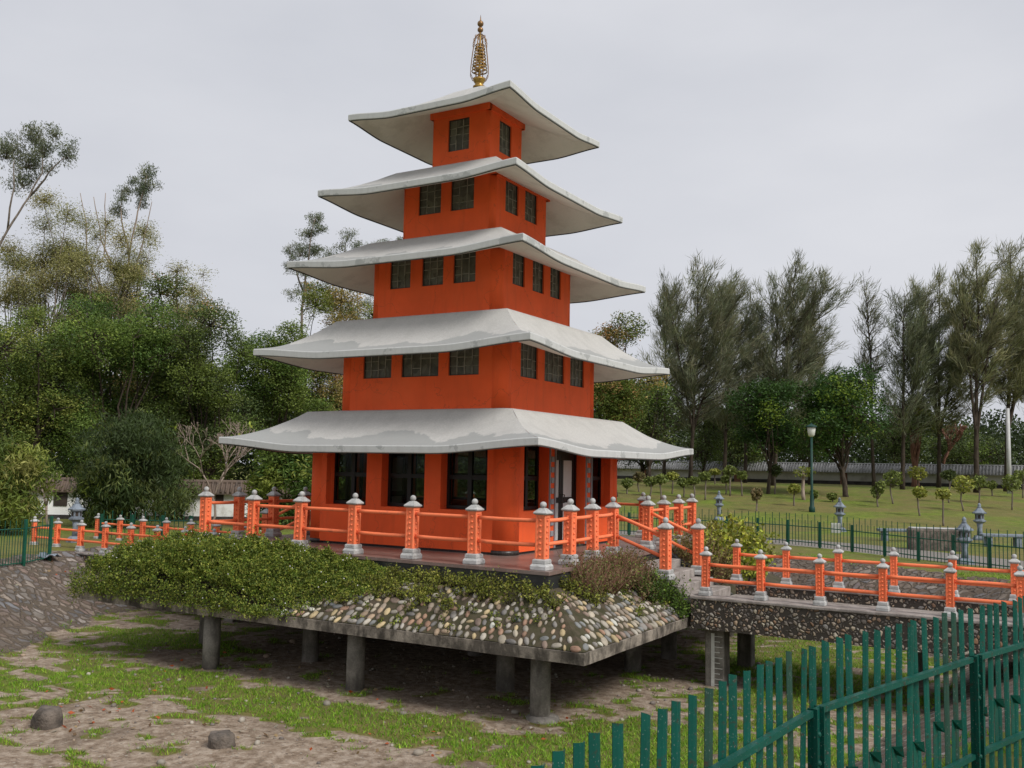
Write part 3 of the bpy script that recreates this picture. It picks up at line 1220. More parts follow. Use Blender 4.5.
def poly_prism(mb, pts, z0, z1, mi=0):
    n = len(pts)
    vs = [(x, y, z0) for x, y in pts] + [(x, y, z1) for x, y in pts]
    mb.add(vs, [tuple(range(n - 1, -1, -1)), tuple(range(n, 2 * n))] + [(i, (i + 1) % n, n + (i + 1) % n, n + i) for i in range(n)], mi)


def inset(pts, d):
    c = Vector((sum(p[0] for p in pts) / len(pts), sum(p[1] for p in pts) / len(pts)))
    return [tuple(Vector(p) + (c - Vector(p)).normalized() * d) for p in pts]


mb = MB()
poly_prism(mb, DECK, -.06, .0)
mb.build('deck_floor', MAT['deck'], PLAT)
mb = MB()
poly_prism(mb, inset(DECK, .05), -.62, -.0605)
mb.build('deck_fascia', MAT['granite'], PLAT)
# slab
mb = MB()
n = 60
ring_t, ring_b = [], []
for s in range(4):
    for i in range(n):
        u = -1 + 2 * i / n
        j1 = .016 * mnoise.noise(Vector((u * 9, s * 5, 1)))
        j2 = .02 * mnoise.noise(Vector((u * 7, s * 5, 8)))
        ring_t.append(P(s, u * SH, SH + j1, ST + .5 * j2))
        ring_b.append(P(s, u * SH, SH - .01 + j2, SBOT + .5 * j1))
N = len(ring_t)
mb.add(ring_t + ring_b, [(i, (i + 1) % N, N + (i + 1) % N, N + i)[::-1] for i in range(N)] + [tuple(range(N)), tuple(range(2 * N - 1, N - 1, -1))])
SLAB = mb.build('slab', MAT['slab'], PLAT)
# apron: mortar slope from the deck edge down to the slab edge
DT = -.30
mb = MB()
cor = [(SH - .03, -SH + .03), (SH - .03, SH - .03), (-SH + .03, SH - .03), (-SH + .03, -SH + .03)]
di = inset(DECK, .03)


def apron(s, u, v):
    """s = side (0 right, 1 back, 2 left, 3 front), u along, v 0 at the deck .. 1 at the slab edge"""
    a, b = Vector(di[s]), Vector(di[(s + 1) % 4])
    c, d = Vector(cor[s]), Vector(cor[(s + 1) % 4])
    p = (a.lerp(b, u)).lerp(c.lerp(d, u), v)
    z = DT + (ST + .012 - DT) * v + .05 * math.sin(math.pi * v)
    return Vector((p.x, p.y, z))


for s in range(4):
    vs, fs = [], []
    NU, NV = 80, 12
    for j in range(NV + 1):
        for i in range(NU + 1):
            q = apron(s, i / NU, j / NV)
            if 0 < j < NV: q.z += .018 * mnoise.noise(q * 3.2)
            vs.append(q)
    for j in range(NV):
        for i in range(NU):
            a = j * (NU + 1) + i
            fs.append((a, a + NU + 1, a + NU + 2, a + 1))
    mb.add(vs, fs, 0, True)
APR = mb.build('apron', MAT['mortar'], PLAT)

STONE_COLS = [(.30, .27, .22), (.40, .35, .27), (.22, .205, .185), (.30, .18, .12), (.34, .25, .17), (.19, .195, .19), (.54, .50, .42), (.29, .235, .18), (.22, .16, .125), (.36, .33, .29), (.17, .16, .15), (.46, .36, .20), (.46, .42, .35)]


def set_stones():
    rng = random.Random(5)
    mb = MB()
    for s, u0, u1 in ((3, .42, 1.0), (0, 0.0, .50)):
        rows = 9
        for r_ in range(rows):
            v = .955 - r_ * .098
            a0, a1 = apron(s, 0, v), apron(s, 1, v)
            L = (a1 - a0).length
            x = u0 * L + rng.uniform(0, .1)
            while x < u1 * L - .04:
                ln = rng.uniform(.145, .235)
                wd = ln * rng.uniform(.44, .66)
                x += wd + rng.uniform(.03, .075)
                if rng.random() < .03 + .03 * r_: continue
                u = x / L
                if u > .995 or u < .004: continue
                vv = v + rng.uniform(-.02, .02)
                c = apron(s, u, vv)
                du = (apron(s, min(1, u + .01), vv) - apron(s, u - .01, vv)).normalized()
                dv = (apron(s, u, vv - .02) - apron(s, u, vv + .02)).normalized()
                nn = du.cross(dv).normalized()
                if nn.z < 0: nn = -nn
                tilt = (.35 if s == 3 else -.45) + rng.uniform(-.35, .35)
                if rng.random() < .15: tilt += 1.2
                lx = dv * math.cos(tilt) + du * math.sin(tilt)
                ly = nn.cross(lx)
                M3 = Matrix((lx * ln * .5, ly * wd * .5, nn * rng.uniform(.03, .048))).transposed()
                k = rng.uniform(.8, 1.3)
                cc = STONE_COLS[rng.randrange(len(STONE_COLS))]
                old = len(mb.v)
                mb.col = tuple(min(.6, q * k) for q in cc)
                mb.ball((0, 0, 0), 1, n=10, m=6, jit=.07)
                for q in range(old, len(mb.v)):
                    w = M3 @ Vector(mb.v[q]) + c - nn * .004
                    mb.v[q] = tuple(w)
    return tag(mb.build('pebbles', MAT['stones'], APR, True), kind='stuff')


set_stones()
# short round columns under the slab
for (x, y) in ((4.73, -5.09), (.98, -5.2), (-2.5, -5.4), (3.24, -3.69), (-1.27, -3.9), (-4.6, -3.6), (4.5, -.77), (4.62, .9), (1.0, -1.2), (-2.4, -1.0), (4.7, 4.6), (.9, 4.6), (-2.6, 4.6), (-4.8, .6), (1.0, 1.9), (-5.0, 4.6)):
    mb = MB()
    mb.lathe(x, y, [(.17, -2.5), (.165, SBOT + .002)], 20)
    zf = G(x, y)
    if (x, y) == (4.73, -5.09): mb.lathe(x + .05, y, [(.30, zf - .1), (.27, zf + .03), (.19, zf + .055)], 14)
    mb.build('column', MAT['column'], PLAT)


# ------------------------------------------------------------------ railing posts
def post_proto(h, body, cap, base, hb, label=None):
    """returns (body mesh, plinth mesh, cap mesh) of one post standing at the origin"""
    b = body / 2
    zb, zt = hb, h * .805
    m = MB()
    m.box((-b + .012, -b + .012, zb - .02), (b - .012, b - .012, zt + .01))
    e = body * .19
    for sx in (-1, 1):                                                  # corner fillets frame the sunk panels
        for sy in (-1, 1):
            x0, x1 = sorted((sx * b, sx * (b - e)))
            y0, y1 = sorted((sy * b, sy * (b - e)))
            m.box((x0, y0, zb), (x1, y1, zt), 0, None, .006)
    for s in range(4):
        m.box((-b + e, -b + .001, zt - .05), (b - e, -b + .02, zt - .001), 0, side_xf(s))
        n = 7
        for i in range(n):
            z = zb + .07 + (zt - zb - .16) * i / (n - 1)
            mm = side_xf(s) @ Matrix.Translation((0, -b + .012, z)) @ Matrix.Rotation(math.pi / 2, 4, 'X')
            m.lathe(0, 0, [(body * .115, 0), (body * .115, .014), (body * .06, .024)], 8, 0, True, mm)
    bo = m.build('post', MAT['orange_rail'])
    m = MB()
    q = base / 2
    m.box((-q, -q, 0), (q, q, hb * .42), 0, None, .012)
    m.frustum(0, 0, hb * .42, hb * .58, q * .94, q * .80)
    m.box((-q * .82, -q * .82, hb * .58), (q * .82, q * .82, hb * .92), 0, None, .01)
    m.frustum(0, 0, hb * .92, hb, q * .8, b * 1.04)
    pl = m.build('plinth', MAT['capstone'])
    m = MB()
    c = cap / 2
    m.frustum(0, 0, zt, zt + .02, b * 1.05, c)
    m.box((-c, -c, zt + .02), (c, c, zt + .045), 0, None, .006)
    m.frustum(0, 0, zt + .045, h * .905, c * .96, c * .36)
    r_ = (h - h * .905) * .52
    m.lathe(0, 0, [(c * .34, h * .90), (r_ * .55, h * .91), (r_ * .55, h * .918)], 12)
    m.ball((0, 0, h - r_), r_, n=14, m=9)
    cp = m.build('cap', MAT['capstone'])
    out = (bo.data, pl.data, cp.data)
    for o in (bo, pl, cp): D.objects.remove(o)
    return out


BIG = post_proto(1.18, .185, .255, .305, .19)
SMALL = post_proto(.91, .128, .190, .215, .165)


def put_post(parent, proto, x, y, z, rz=0.0, h=1.0):
    o = D.objects.new('post', proto[0])
    COL.objects.link(o)
    o.parent = parent
    o.location = (x, y, z)
    o.rotation_euler = (random.uniform(-.014, .014), random.uniform(-.014, .014), rz + random.uniform(-.06, .06))
    k_ = random.uniform(.97, 1.03)
    o.scale = (k_, k_, h * random.uniform(.985, 1.015))
    for nm, me in (('plinth', proto[1]), ('cap', proto[2])):
        c = D.objects.new(nm, me)
        COL.objects.link(c)
        c.parent = o
    return o


def put_rail(parent, a, b, rad, sag=.012, cut=.10):
    a, b = Vector(a), Vector(b)
    d = (b - a).normalized()
    a, b = a + d * cut, b - d * cut
    s = random.uniform(-.4, 1) * sag
    pts = []
    for i in range(7):
        t = i / 6
        p = a.lerp(b, t)
        p.z -= s * 4 * t * (1 - t)
        pts.append(p)
    m = MB()
    m.tube(pts, rad, 10)
    return m.build('rail', MAT['orange_rail'], parent)


def run(name, label, group, posts, proto, zr, rad, skip=(), z=0.0, cut=.10, rz=0.0, cat='railing'):
    root = empty(name, (0, 0, 0), 0, label, cat, group)
    for p in posts: put_post(root, proto, p[0], p[1], p[2] if len(p) > 2 else z, rz)
    for i in range(len(posts) - 1):
        a, b = posts[i], posts[i + 1]
        za = a[2] if len(a) > 2 else z
        zb = b[2] if len(b) > 2 else z
        for j, q in enumerate(zr):
            if (i, j) in skip: continue
            put_rail(root, (a[0], a[1], za + q), (b[0], b[1], zb + q), rad, cut=cut)
    return root


ZR, ZRS = (.42, .835), (.30, .585)
GR = 'orange railings round the pagoda deck'
front = [(4.38, -4.47), (2.95, -4.39), (1.51, -4.32), (.06, -4.26), (-1.40, -4.20), (-2.79, -4.14), (-4.30, -4.07)]
run('railing', 'long orange railing along the front edge of the deck above the clipped hedge', GR, front, BIG, ZR, .036, skip=((5, 1),))


def side_run(label, a, pts, to):
    """posts pts; rails also from the corner post a (which belongs to another run)"""
    root = run('railing', label, GR, pts, BIG, ZR, .036)
    for q in ZR: put_rail(root, (a[0], a[1], q), (pts[0][0], pts[0][1], q), .036)
    if to:
        for q in ZR: put_rail(root, (pts[-1][0], pts[-1][1], q), (to[0], to[1], q), .036)
    return root


side_run('short orange railing between the near deck corner and the right steps', front[0], [(4.34, -3.36), (4.27, -2.23), (4.20, -1.12)], None)
side_run('orange railing beyond the right steps, running to the back corner of the deck', (3.80, 4.40), [(3.86, 4.38), (3.93, 3.28), (4.0, 2.13), (4.07, .97)], None)
side_run('short orange railing at the left end of the deck, before the left steps', front[6], [(-4.26, -3.11), (-4.22, -2.04), (-4.17, -1.02)], None)
side_run('orange railing beyond the left steps, mostly hidden behind the pagoda', (-4.0, 4.28), [(-4.0, 4.28), (-4.05, 3.1), (-4.09, 2.05), (-4.13, 1.02)], None)
run('railing', 'orange railing along the far edge of the deck behind the pagoda', GR, [(2.53, 4.40), (1.15, 4.39), (-.2, 4.38), (-1.5, 4.36), (-2.8, 4.34)], BIG, ZR, .036)
for (x, y) in ((3.86, 4.38),):
    pass


# ------------------------------------------------------------------ steps with sloping railings
def steps(sgn, x0, x1, zlow, y0, y1, label):
    root = empty('staircase', (0, 0, 0), 0, label, 'steps', 'short flights of steps from the deck')
    n = 4
    for i in range(n):
        a = x0 + (x1 - x0) * i / n
        b = x0 + (x1 - x0) * (i + 1) / n
        z = zlow * (i + 1) / (n + 1)
        m = MB()
        lo, hi = min(a, b) + .002, max(a, b) - .002
        m.box((lo, y0, -1.0), (hi, y1, z), 0, None, .015)
        m.build('step', MAT['bridge_top'], root)
    for yy in (y0 - .16, y1 + .002):
        m = MB()
        xa, xb = x0, x1
        vs = [(xa, yy, -1.0), (xb, yy, -1.0), (xb, yy, zlow), (xa, yy, .0),
              (xa, yy + .158, -1.0), (xb, yy + .158, -1.0), (xb, yy + .158, zlow), (xa, yy + .158, .0)]
        m.add(vs, [(0, 1, 2, 3), (7, 6, 5, 4), (0, 4, 5, 1), (1, 5, 6, 2), (2, 6, 7, 3), (3, 7, 4, 0)])
        m.build('stringer', MAT['granite'], root)
    return root


steps(1, 4.47, 5.95, -.84, -1.08, 1.02, 'short flight of steps down from the deck to the right footbridge')
steps(-1, -4.42, -5.9, -1.1, -1.0, 1.0, 'short flight of steps down from the deck to the left footbridge, hidden by the hedge')


def step_rail(label, top, low):
    root = empty('step_railing', (0, 0, 0), 0, label, 'railing', 'sloping orange railings beside the steps')
    put_post(root, BIG, low[0], low[1], low[2])
    for q in ZR: put_rail(root, (top[0], top[1], q), (low[0], low[1], low[2] + q - .02), .036)
    return root


step_rail('sloping orange railing on the near side of the right steps', (4.20, -1.12), (5.40, -1.32, -.36))
step_rail('sloping orange railing on the far side of the right steps', (4.07, .97), (5.24, 1.0, -.47))
step_rail('sloping orange railing on the near side of the left steps', (-4.17, -1.02), (-5.3, -1.15, -.50))
step_rail('sloping orange railing on the far side of the left steps', (-4.13, 1.02), (-5.3, 1.15, -.55))


# ------------------------------------------------------------------ footbridges
def bridge(name, x0, x1, zt, label, piers):
    root = empty(name, (0, 0, 0), 0, label, 'footbridge')
    xa, xb = min(x0, x1), max(x0, x1)
    m = MB()
    m.box((xa + .01, -1.199, zt - .42), (xb - .01, 1.199, zt - .25))
    m.build('bridge_deck', MAT['bridge_top'], root)
    for sg in (-1, 1):
        m = MB()
        y0, y1 = sorted((sg * 1.575, sg * 1.17))
        m.box((xa, y0, zt - .055), (xb, y1, zt), 0, None, .012)
        m.build('kerb', MAT['bridge_top'], root)
        m = MB()
        y0, y1 = sorted((sg * 1.55, sg * 1.20))
        m.box((xa + .02, y0, zt - .60), (xb - .02, y1, zt - .056))
        m.build('side_beam', MAT['aggregate'], root)
    for (px_, py_, w) in piers:
        m = MB()
        m.box((px_ - w, py_ - w, -2.6), (px_ + w, py_ + w, zt - .602), 0, None, .02)
        m.build('pier', MAT['column'], root)
    return root


BR = bridge('footbridge', 5.98, 15.2, -.60, 'right footbridge with pebble dash sides leading from the steps over the grassy pit', [(6.36, -1.08, .185), (6.22, 1.2, .15), (9.6, 1.1, .17)])
# painted water gauge on the near pier
m = MB()
m.box((6.30, -1.269, -2.34), (6.365, -1.266, -1.30))
for i in range(10):
    z = -1.36 - i * .098
    m.box((6.366, -1.269, z), (6.52 if i % 2 == 0 else 6.47, -1.2665, z + .012))
m.build('depth_gauge', MAT['white_paint'], BR)
BL = bridge('footbridge', -5.92, -16.2, -.88, 'left footbridge with pebble dash sides reaching the stone bank by the bushes', [(-6.4, -1.1, .17), (-6.4, 1.1, .17)])
GB = 'orange railings on the footbridges'
run('bridge_railing', 'near side orange railing of the right footbridge, in front of the green pale fence', GB, [(6.22 + 1.06 * i, -1.36) for i in range(9)], SMALL, ZRS, .033, z=-.60, cut=.07)
run('bridge_railing', 'far side orange railing of the right footbridge, beside the yellow green shrub', GB, [(5.98 + 1.06 * i, 1.32) for i in range(9)], SMALL, ZRS, .033, z=-.60, cut=.07)
run('bridge_railing', 'near side orange railing of the left footbridge, rising behind the hedge', GB, [(-6.95 - 1.07 * i, -1.36) for i in range(8)], SMALL, ZRS, .033, z=-.88, cut=.07)
run('bridge_railing', 'far side orange railing of the left footbridge, in front of the blue grey stone lantern', GB, [(-6.5 - 1.085 * i, 1.33) for i in range(9)], SMALL, ZRS, .033, z=-.90, cut=.07)
# ------------------------------------------------------------------ near palisade fence
def palisade():
    root = empty('palisade_fence', (0, 0, 0), 0, 'tall green steel palisade fence with flat pales closest to the viewer', 'fence')
    zt, zu, zl, zb = .742, .366, -.34, -.95
    A = Vector((1.785, 5.72))
    def step(p, ang, L): return Vector((p.x + L * math.sin(R(ang)), p.y + L * math.cos(R(ang))))
    P1 = step(A, 35.2, -2.45)
    P0 = step(P1, 33, -2.2)
    Bp = step(A, 45.4, 2.45)
    Cp = step(Bp, 47.6, 2.6)
    Dp = step(Cp, 49, 2.6)
    nodes = [P0, P1, A, Bp, Cp, Dp]
    pts = [Vector((*plan(p.x, p.y), 0)) for p in nodes]
    rng = random.Random(2)
    for i, p in enumerate(pts):
        d = (pts[min(i + 1, len(pts) - 1)] - pts[max(i - 1, 0)]).normalized()
        nrm = Vector((d.y, -d.x, 0))
        M = Matrix((d, nrm, Vector((0, 0, 1)))).transposed().to_4x4()
        M.translation = p
        m = MB()
        m.box((-.05, -.004, zb), (.05, .004, zu + .03), 0, M)                 # rolled steel I section
        m.box((-.05, -.03, zb), (-.044, .03, zu + .03), 0, M)
        m.box((.044, -.03, zb), (.05, .03, zu + .03), 0, M)
        po = m.build('post', MAT['fence'], root)
        m = MB()
        for z in (zu - .12, zu - .16 - .12, zl):
            mm = M @ Matrix.Translation((0.0, .006, z)) @ Matrix.Rotation(-math.pi / 2, 4, 'X')
            m.lathe(0, 0, [(.018, 0), (.018, .014), (.010, .022)], 8, 0, True, mm)
        m.build('bolt', MAT['fence'], po)
    for i in range(len(pts) - 1):
        a, b = pts[i], pts[i + 1]
        L = (b - a).length
        d = (b - a) / L
        nrm = Vector((d.y, -d.x, 0))                                           # towards the viewer
        M = Matrix((d, nrm, Vector((0, 0, 1)))).transposed().to_4x4()
        M.translation = a
        for z in (zu, zl):
            m = MB()
            m.box((.055, -.002, z - .014), (L - .055, .004, z + .022), 0, M)
            m.box((.055, -.034, z + .016), (L - .055, -.0021, z + .022), 0, M)
            m.build('rail', MAT['fence'], root)
        n = int(round(L / .160))
        for k in range(n):
            x = (k + .5) * L / n + rng.gauss(0, .005)
            lean = rng.gauss(0, .006)
            if rng.random() < .06: lean += rng.choice((-1, 1)) * rng.uniform(.02, .04)
            tilt = rng.gauss(0, .012)
            tw = rng.gauss(0, .035)
            T = M @ Matrix.Translation((x, -.046, zl)) @ Matrix.Rotation(lean, 4, 'Y') @ Matrix.Rotation(tilt, 4, 'X') @ Matrix.Rotation(tw, 4, 'Z')
            h = zt - zl + rng.gauss(0, .005)
            w = .040
            prof = [(-w, -.016), (-w * .5, -.002), (0, .002), (w * .5, -.002), (w, -.016)]
            cut = rng.uniform(.008, .032)
            vs, fs = [], []
            for th in (0, -.003):
                for (px_, py_) in prof:
                    vs.append(T @ Vector((px_, py_ + th, zb - zl)))
                for (px_, py_) in prof:
                    vs.append(T @ Vector((px_, py_ + th, h - cut * (.5 + .5 * px_ / w) * 1.0)))
            for o in (0, 10):
                for q in range(4): fs.append((o + q, o + q + 1, o + 5 + q + 1, o + 5 + q) if o == 0 else (o + q, o + 5 + q, o + 5 + q + 1, o + q + 1))
            for q in range(4): fs.append((5 + q, 5 + q + 1, 15 + q + 1, 15 + q))
            fs += [(0, 5, 15, 10), (4, 14, 19, 9)]
            m = MB()
            m.add(vs, fs)
            m.build('pale', MAT['fence_worn'] if rng.random() < .16 else MAT['fence'], root)
        # short bent pales standing behind the lower rail, tips folded forward
        for k in range(n // 2 if i >= 1 else 0):
            x = (2 * k + 1) * L / n
            h = .34 + rng.gauss(0, .02)
            T = M @ Matrix.Translation((x, -.050, zl)) @ Matrix.Rotation(rng.gauss(0, .03), 4, 'Y')
            w = .034
            vs = [(-w, 0, -.06), (w, 0, -.06), (w, 0, h - .09), (-w, 0, h - .02), (0.02, .05, h - .02), (w + .015, .045, h - .10)]
            vs2 = [(x_, y_ - .003, z_) for x_, y_, z_ in vs]
            fs = [(0, 1, 2, 3), (3, 2, 5, 4)]
            fs2 = [(9, 8, 7, 6), (10, 11, 8, 9)]
            ed = [(0, 3, 9, 6), (3, 4, 10, 9), (1, 7, 8, 2), (2, 8, 11, 5), (4, 5, 11, 10)]
            m = MB()
            m.add([T @ Vector(v) for v in vs + vs2], fs + fs2 + ed)
            m.build('bent_pale', MAT['fence'], root)
    return root


palisade()


def thin_fence(pts, h_post, h_pale, pitch, label, group='low green steel fences round the garden', wd=.011, rail=(.18, .78), sink=.0):
    root = empty('steel_fence', (0, 0, 0), 0, label, 'fence', group)
    P3 = [Vector((x, y, G(x, y) - sink)) for x, y in pts]
    for p in P3:
        m = MB()
        m.box((p.x - .035, p.y - .035, p.z - .2), (p.x + .035, p.y + .035, p.z + h_post))
        m.build('post', MAT['fence_far'], root)
    for a, b in zip(P3, P3[1:]):
        m = MB()
        L = (b - a).length
        d = (b - a) / L
        f = d.copy(); f.z = 0; f.normalize()
        nrm = Vector((f.y, -f.x, 0))
        for q in rail:
            s = a + d * .03 + Vector((0, 0, h_post * q)) - nrm * .01
            e = b - d * .03 + Vector((0, 0, h_post * q)) - nrm * .01
            m.tube([s, e], .016, 4, 0, False)
        n = max(2, int(L / pitch))
        for k in range(n):
            p = a + d * (L * (k + .5) / n)
            hp = h_pale if k % 2 == 0 else h_pale * .82
            t = random.gauss(0, .012)
            vs = []
            for (sx, sy) in ((-1, -1), (1, -1), (1, 1), (-1, 1)): vs.append(p + f * wd * sx + nrm * .004 * sy + Vector((0, 0, .04)))
            for (sx, sy) in ((-1, -1), (1, -1), (1, 1), (-1, 1)): vs.append(p + f * (wd * sx + t) + nrm * .004 * sy + Vector((0, 0, hp)))
            m.add(vs, [(0, 1, 5, 4), (1, 2, 6, 5), (2, 3, 7, 6), (3, 0, 4, 7), (4, 5, 6, 7)])
        m.build('pale_panel', MAT['fence_far'], root)
    return root


far = [(-4.2, 15.9), (-2.9, 16.0), (-1.6, 16.1), (-.3, 16.15), (1.0, 16.0), (2.25, 15.7), (3.44, 15.29), (4.66, 14.75), (5.86, 14.04), (7.02, 13.1), (8.14, 12.1), (9.2, 11.2), (10.17, 10.45), (11.1, 9.6), (12.0, 8.7), (12.8, 7.7)]
thin_fence(far, .88, 1.12, .13, 'low green pale fence curving round the far side of the pit on the right')
q0, q1 = ground_at(-60, 571), ground_at(-5, 569)
q2 = ground_at(49, 560)
thin_fence([(q0.x, q0.y), (q1.x, q1.y), ((q1.x + q2.x) / 2, (q1.y + q2.y) / 2), (q2.x, q2.y)], 1.18, 1.16, .12, 'green pale fence at the left picture edge on top of the stone bank', rail=(.06, .80))
bp = [spot(x, 31.5) for x in (104, 135, 165, 193, 222, 250, 280, 310, 338)]
thin_fence(bp, .80, .92, .14, 'green pale fence behind the left footbridge in front of the white wall')


# ------------------------------------------------------------------ boundary walls
def wall_run(name, label, cat, a, b, zbase, zb, zw, zr, half_roof, mats, pil=None, tiles=.22, windows=()):
    """long tiled wall from plan point a to b; zbase bottom, zb plinth top, zw wall top, zr ridge"""
    a, b = Vector((*a, 0)), Vector((*b, 0))
    L = (b - a).length
    d = (b - a) / L
    nrm = Vector((d.y, -d.x, 0))
    M = Matrix((d, nrm, Vector((0, 0, 1)))).transposed().to_4x4()
    M.translation = a
    root = empty(name, (0, 0, 0), 0, label, cat)
    m = MB()
    m.box((0, -.16, zb), (L, .16, zw), 0, M)
    m.build('wall_panel', mats[0], root)
    m = MB()
    m.box((-.02, -.2, zbase), (L + .02, .2, zb - .001), 0, M)
    m.build('plinth', mats[1], root)
    rf = MB()
    ze = zw - .03
    rf.add([M @ Vector(v) for v in ((0, half_roof, ze), (L, half_roof, ze), (L, .04, zr), (0, .04, zr), (0, -.04, zr), (L, -.04, zr), (L, -half_roof, ze), (0, -half_roof, ze),
            (0, half_roof, ze - .05), (L, half_roof, ze - .05), (L, -half_roof, ze - .05), (0, -half_roof, ze - .05))],
           [(0, 1, 2, 3), (3, 2, 5, 4), (4, 5, 6, 7), (8, 9, 1, 0), (10, 11, 7, 6), (11, 10, 9, 8), (0, 3, 4, 7, 11, 8), (1, 9, 10, 6, 5, 2)])
    rng = random.Random(4)
    x = tiles / 2
    while x < L:                                                             # rolled cover tiles down both slopes
        for sg in (1, -1):
            p0 = M @ Vector((x, sg * .05, zr + .015))
            p1 = M @ Vector((x, sg * (half_roof + .02), ze + .02 + rng.uniform(-.008, .008)))
            rf.tube([p0, p1], tiles * .26, 6)
        x += tiles
    rf.tube([M @ Vector((0, 0, zr + .03)), M @ Vector((L, 0, zr + .03))], .09, 8)
    rf.build('tile_roof', mats[2], root)
    if pil:
        x = pil[1]
        while x < L:
            m = MB()
            m.box((x - .28, .161, zbase), (x + .28, .34, zw - .06), 0, M, .01)
            m.build('pilaster', mats[3], root)
            x += pil[0]
    for (x, w, z0, z1) in windows:
        m = MB()
        m.box((x - w / 2, .161, z0), (x + w / 2, .20, z1), 0, M, .005)
        m.build('window', mats[3], root)
    return root


LB = [spot(-120, 40.5), spot(320, 43.0)]
LA, LBv = Vector(LB[0]), Vector(LB[1])
LL = (LBv - LA).length


def at_px(px):
    """distance along the left wall seen at picture column px"""
    d = ray(px, 480)
    M2 = Matrix(((d.x, -(LBv - LA).x), (d.y, -(LBv - LA).y)))
    t = M2.inverted() @ Vector((LA.x - CAM.x, LA.y - CAM.y))
    return t.y * LL


wall_run('garden_wall', 'white garden wall with brown tiled roof between the bushes on the left', 'wall', LB[0], LB[1], -1.1, -.62, .42, .84, .42,
         [MAT['white_wall'], MAT['wall_base'], MAT['roof_tile'], MAT['brown']], None, .2, [(at_px(63), .55, -.25, .34), (at_px(221), .34, .0, .38), (at_px(140), .5, -.2, .34), (at_px(-20), .5, -.2, .34)])
wall_run('boundary_wall', 'long low boundary wall with grey tiled roof and dark base across the right lawn', 'wall', plan(2, 101.5), plan(62, 58), -.3, 1.15, 1.92, 2.55, .75,
         [MAT['cream_wall'], MAT['wall_base'], MAT['roof_tile_grey'], MAT['bark_red']], (9.5, 4.0), .24)


# ------------------------------------------------------------------ stone lanterns
def lantern_proto():
    root = empty('stone_lantern', (0, 0, 0), 0, 'tmp', 'stone lantern', 'blue grey stone lanterns in the garden')
    def hexa(mb, prof, n=6): mb.lathe(0, 0, prof, n, 0, False)
    m = MB(); hexa(m, [(.34, -.1), (.34, .08), (.27, .16), (.20, .22)]); m.build('base', MAT['lantern'], root)
    m = MB(); m.lathe(0, 0, [(.135, .221), (.115, .5), (.115, .62), (.14, .8)], 14); m.build('shaft', MAT['lantern'], root)
    m = MB(); hexa(m, [(.15, .801), (.29, .90), (.29, .96), (.22, .98)]); m.build('platform_stone', MAT['lantern'], root)
    m = MB()
    hexa(m, [(.205, .981), (.205, 1.27)])
    lb = m.build('light_box', MAT['lantern'], root)
    m = MB()
    for k in range(6):
        mm = Matrix.Rotation(k * math.pi / 3 + math.pi / 6, 4, 'Z')
        m.box((.176, -.055, 1.04), (.1815, .055, 1.21), 0, mm)
    m.build('opening', MAT['brown'], lb)
    m = MB(); hexa(m, [(.20, 1.271), (.325, 1.275), (.335, 1.33), (.24, 1.38), (.16, 1.48), (.09, 1.56)]); m.build('roof', MAT['lantern'], root)
    m = MB(); m.lathe(0, 0, [(.09, 1.561), (.10, 1.60), (.06, 1.63), (.085, 1.69), (.06, 1.75), (.012, 1.80)], 12); m.build('finial', MAT['lantern'], root)
    return root


LAN = lantern_proto()
lan = [(719, 520, 'blue grey stone lantern on the grass just right of the far deck railing', .82),
       (840, 531.5, 'blue grey stone lantern behind the low green fence, below the street lamp', .84),
       (965, 564, 'nearest of the right stone lanterns, close behind the low green fence', .76),
       (980, 540, 'stone lantern on the lawn just behind the nearest right lantern', .82)]
for i, (px, py, lb, sc) in enumerate(lan):
    o = LAN if i == 0 else copy_tree(LAN)
    q = ground_at(px, py)
    o.location = (q.x, q.y, q.z)
    o.scale = (sc, sc, sc)
    o['label'] = lb
o = copy_tree(LAN)
x, y = spot(79, 30)
o.location = (x, y, G(x, y) + .02)
o.scale = (.75, .75, .75)
o['label'] = 'tall stone lantern behind the left footbridge railing beside the white wall'

# street lamp
q = ground_at(812, 512)
LMP = empty('street_lamp', q, 0, 'slim green street lamp with white lantern head on the right lawn', 'street lamp')
dep = view_depth(q.x, q.y)
H = top_z(811, 424, dep) - q.z
m = MB(); m.lathe(0, 0, [(.17, -.1), (.17, .25), (.12, .32), (.10, .9), (.075, 1.0), (.06, H - .72)], 14); m.build('pole', MAT['lamp_green'], LMP)
m = MB(); m.lathe(0, 0, [(.07, H - .72), (.18, H - .62), (.24, H - .2), (.22, H - .18)], 12); m.build('lamp_head', MAT['lamp_glass'], LMP)
m = MB(); m.lathe(0, 0, [(.34, H - .179), (.30, H - .12), (.14, H - .04), (.05, H), (.03, H + .06)], 12); m.build('lamp_cap', MAT['lamp_green'], LMP)
# pale pole at the right edge
x, y = spot(1009, 68)
zg = G(x, y)
m = MB()
m.lathe(0, 0, [(.16, -.2), (.13, top_z(1009, 408, 68) - zg)], 12)
o = m.build('metal_pole', MAT['pole'])
o.location = (x, y, zg)
tag(o, 'plain pale metal pole beside the tree trunk at the right edge', 'pole')
# dark stone block behind the far fence
q = ground_at(935, 550)
m = MB()
m.box((-.85, -.35, -.2), (.85, .35, .72), 0, None, .05)
BLK = m.build('stone_block', MAT['rock'])
BLK.location = q
BLK.rotation_euler = (0, 0, .35)
tag(BLK, 'dark squared stone block with pale top behind the low green fence', 'stone block')
m = MB()
m.box((-.8, -.3, .721), (.8, .3, .755), 0, None, .015)
m.build('pale_top', MAT['capstone'], BLK)
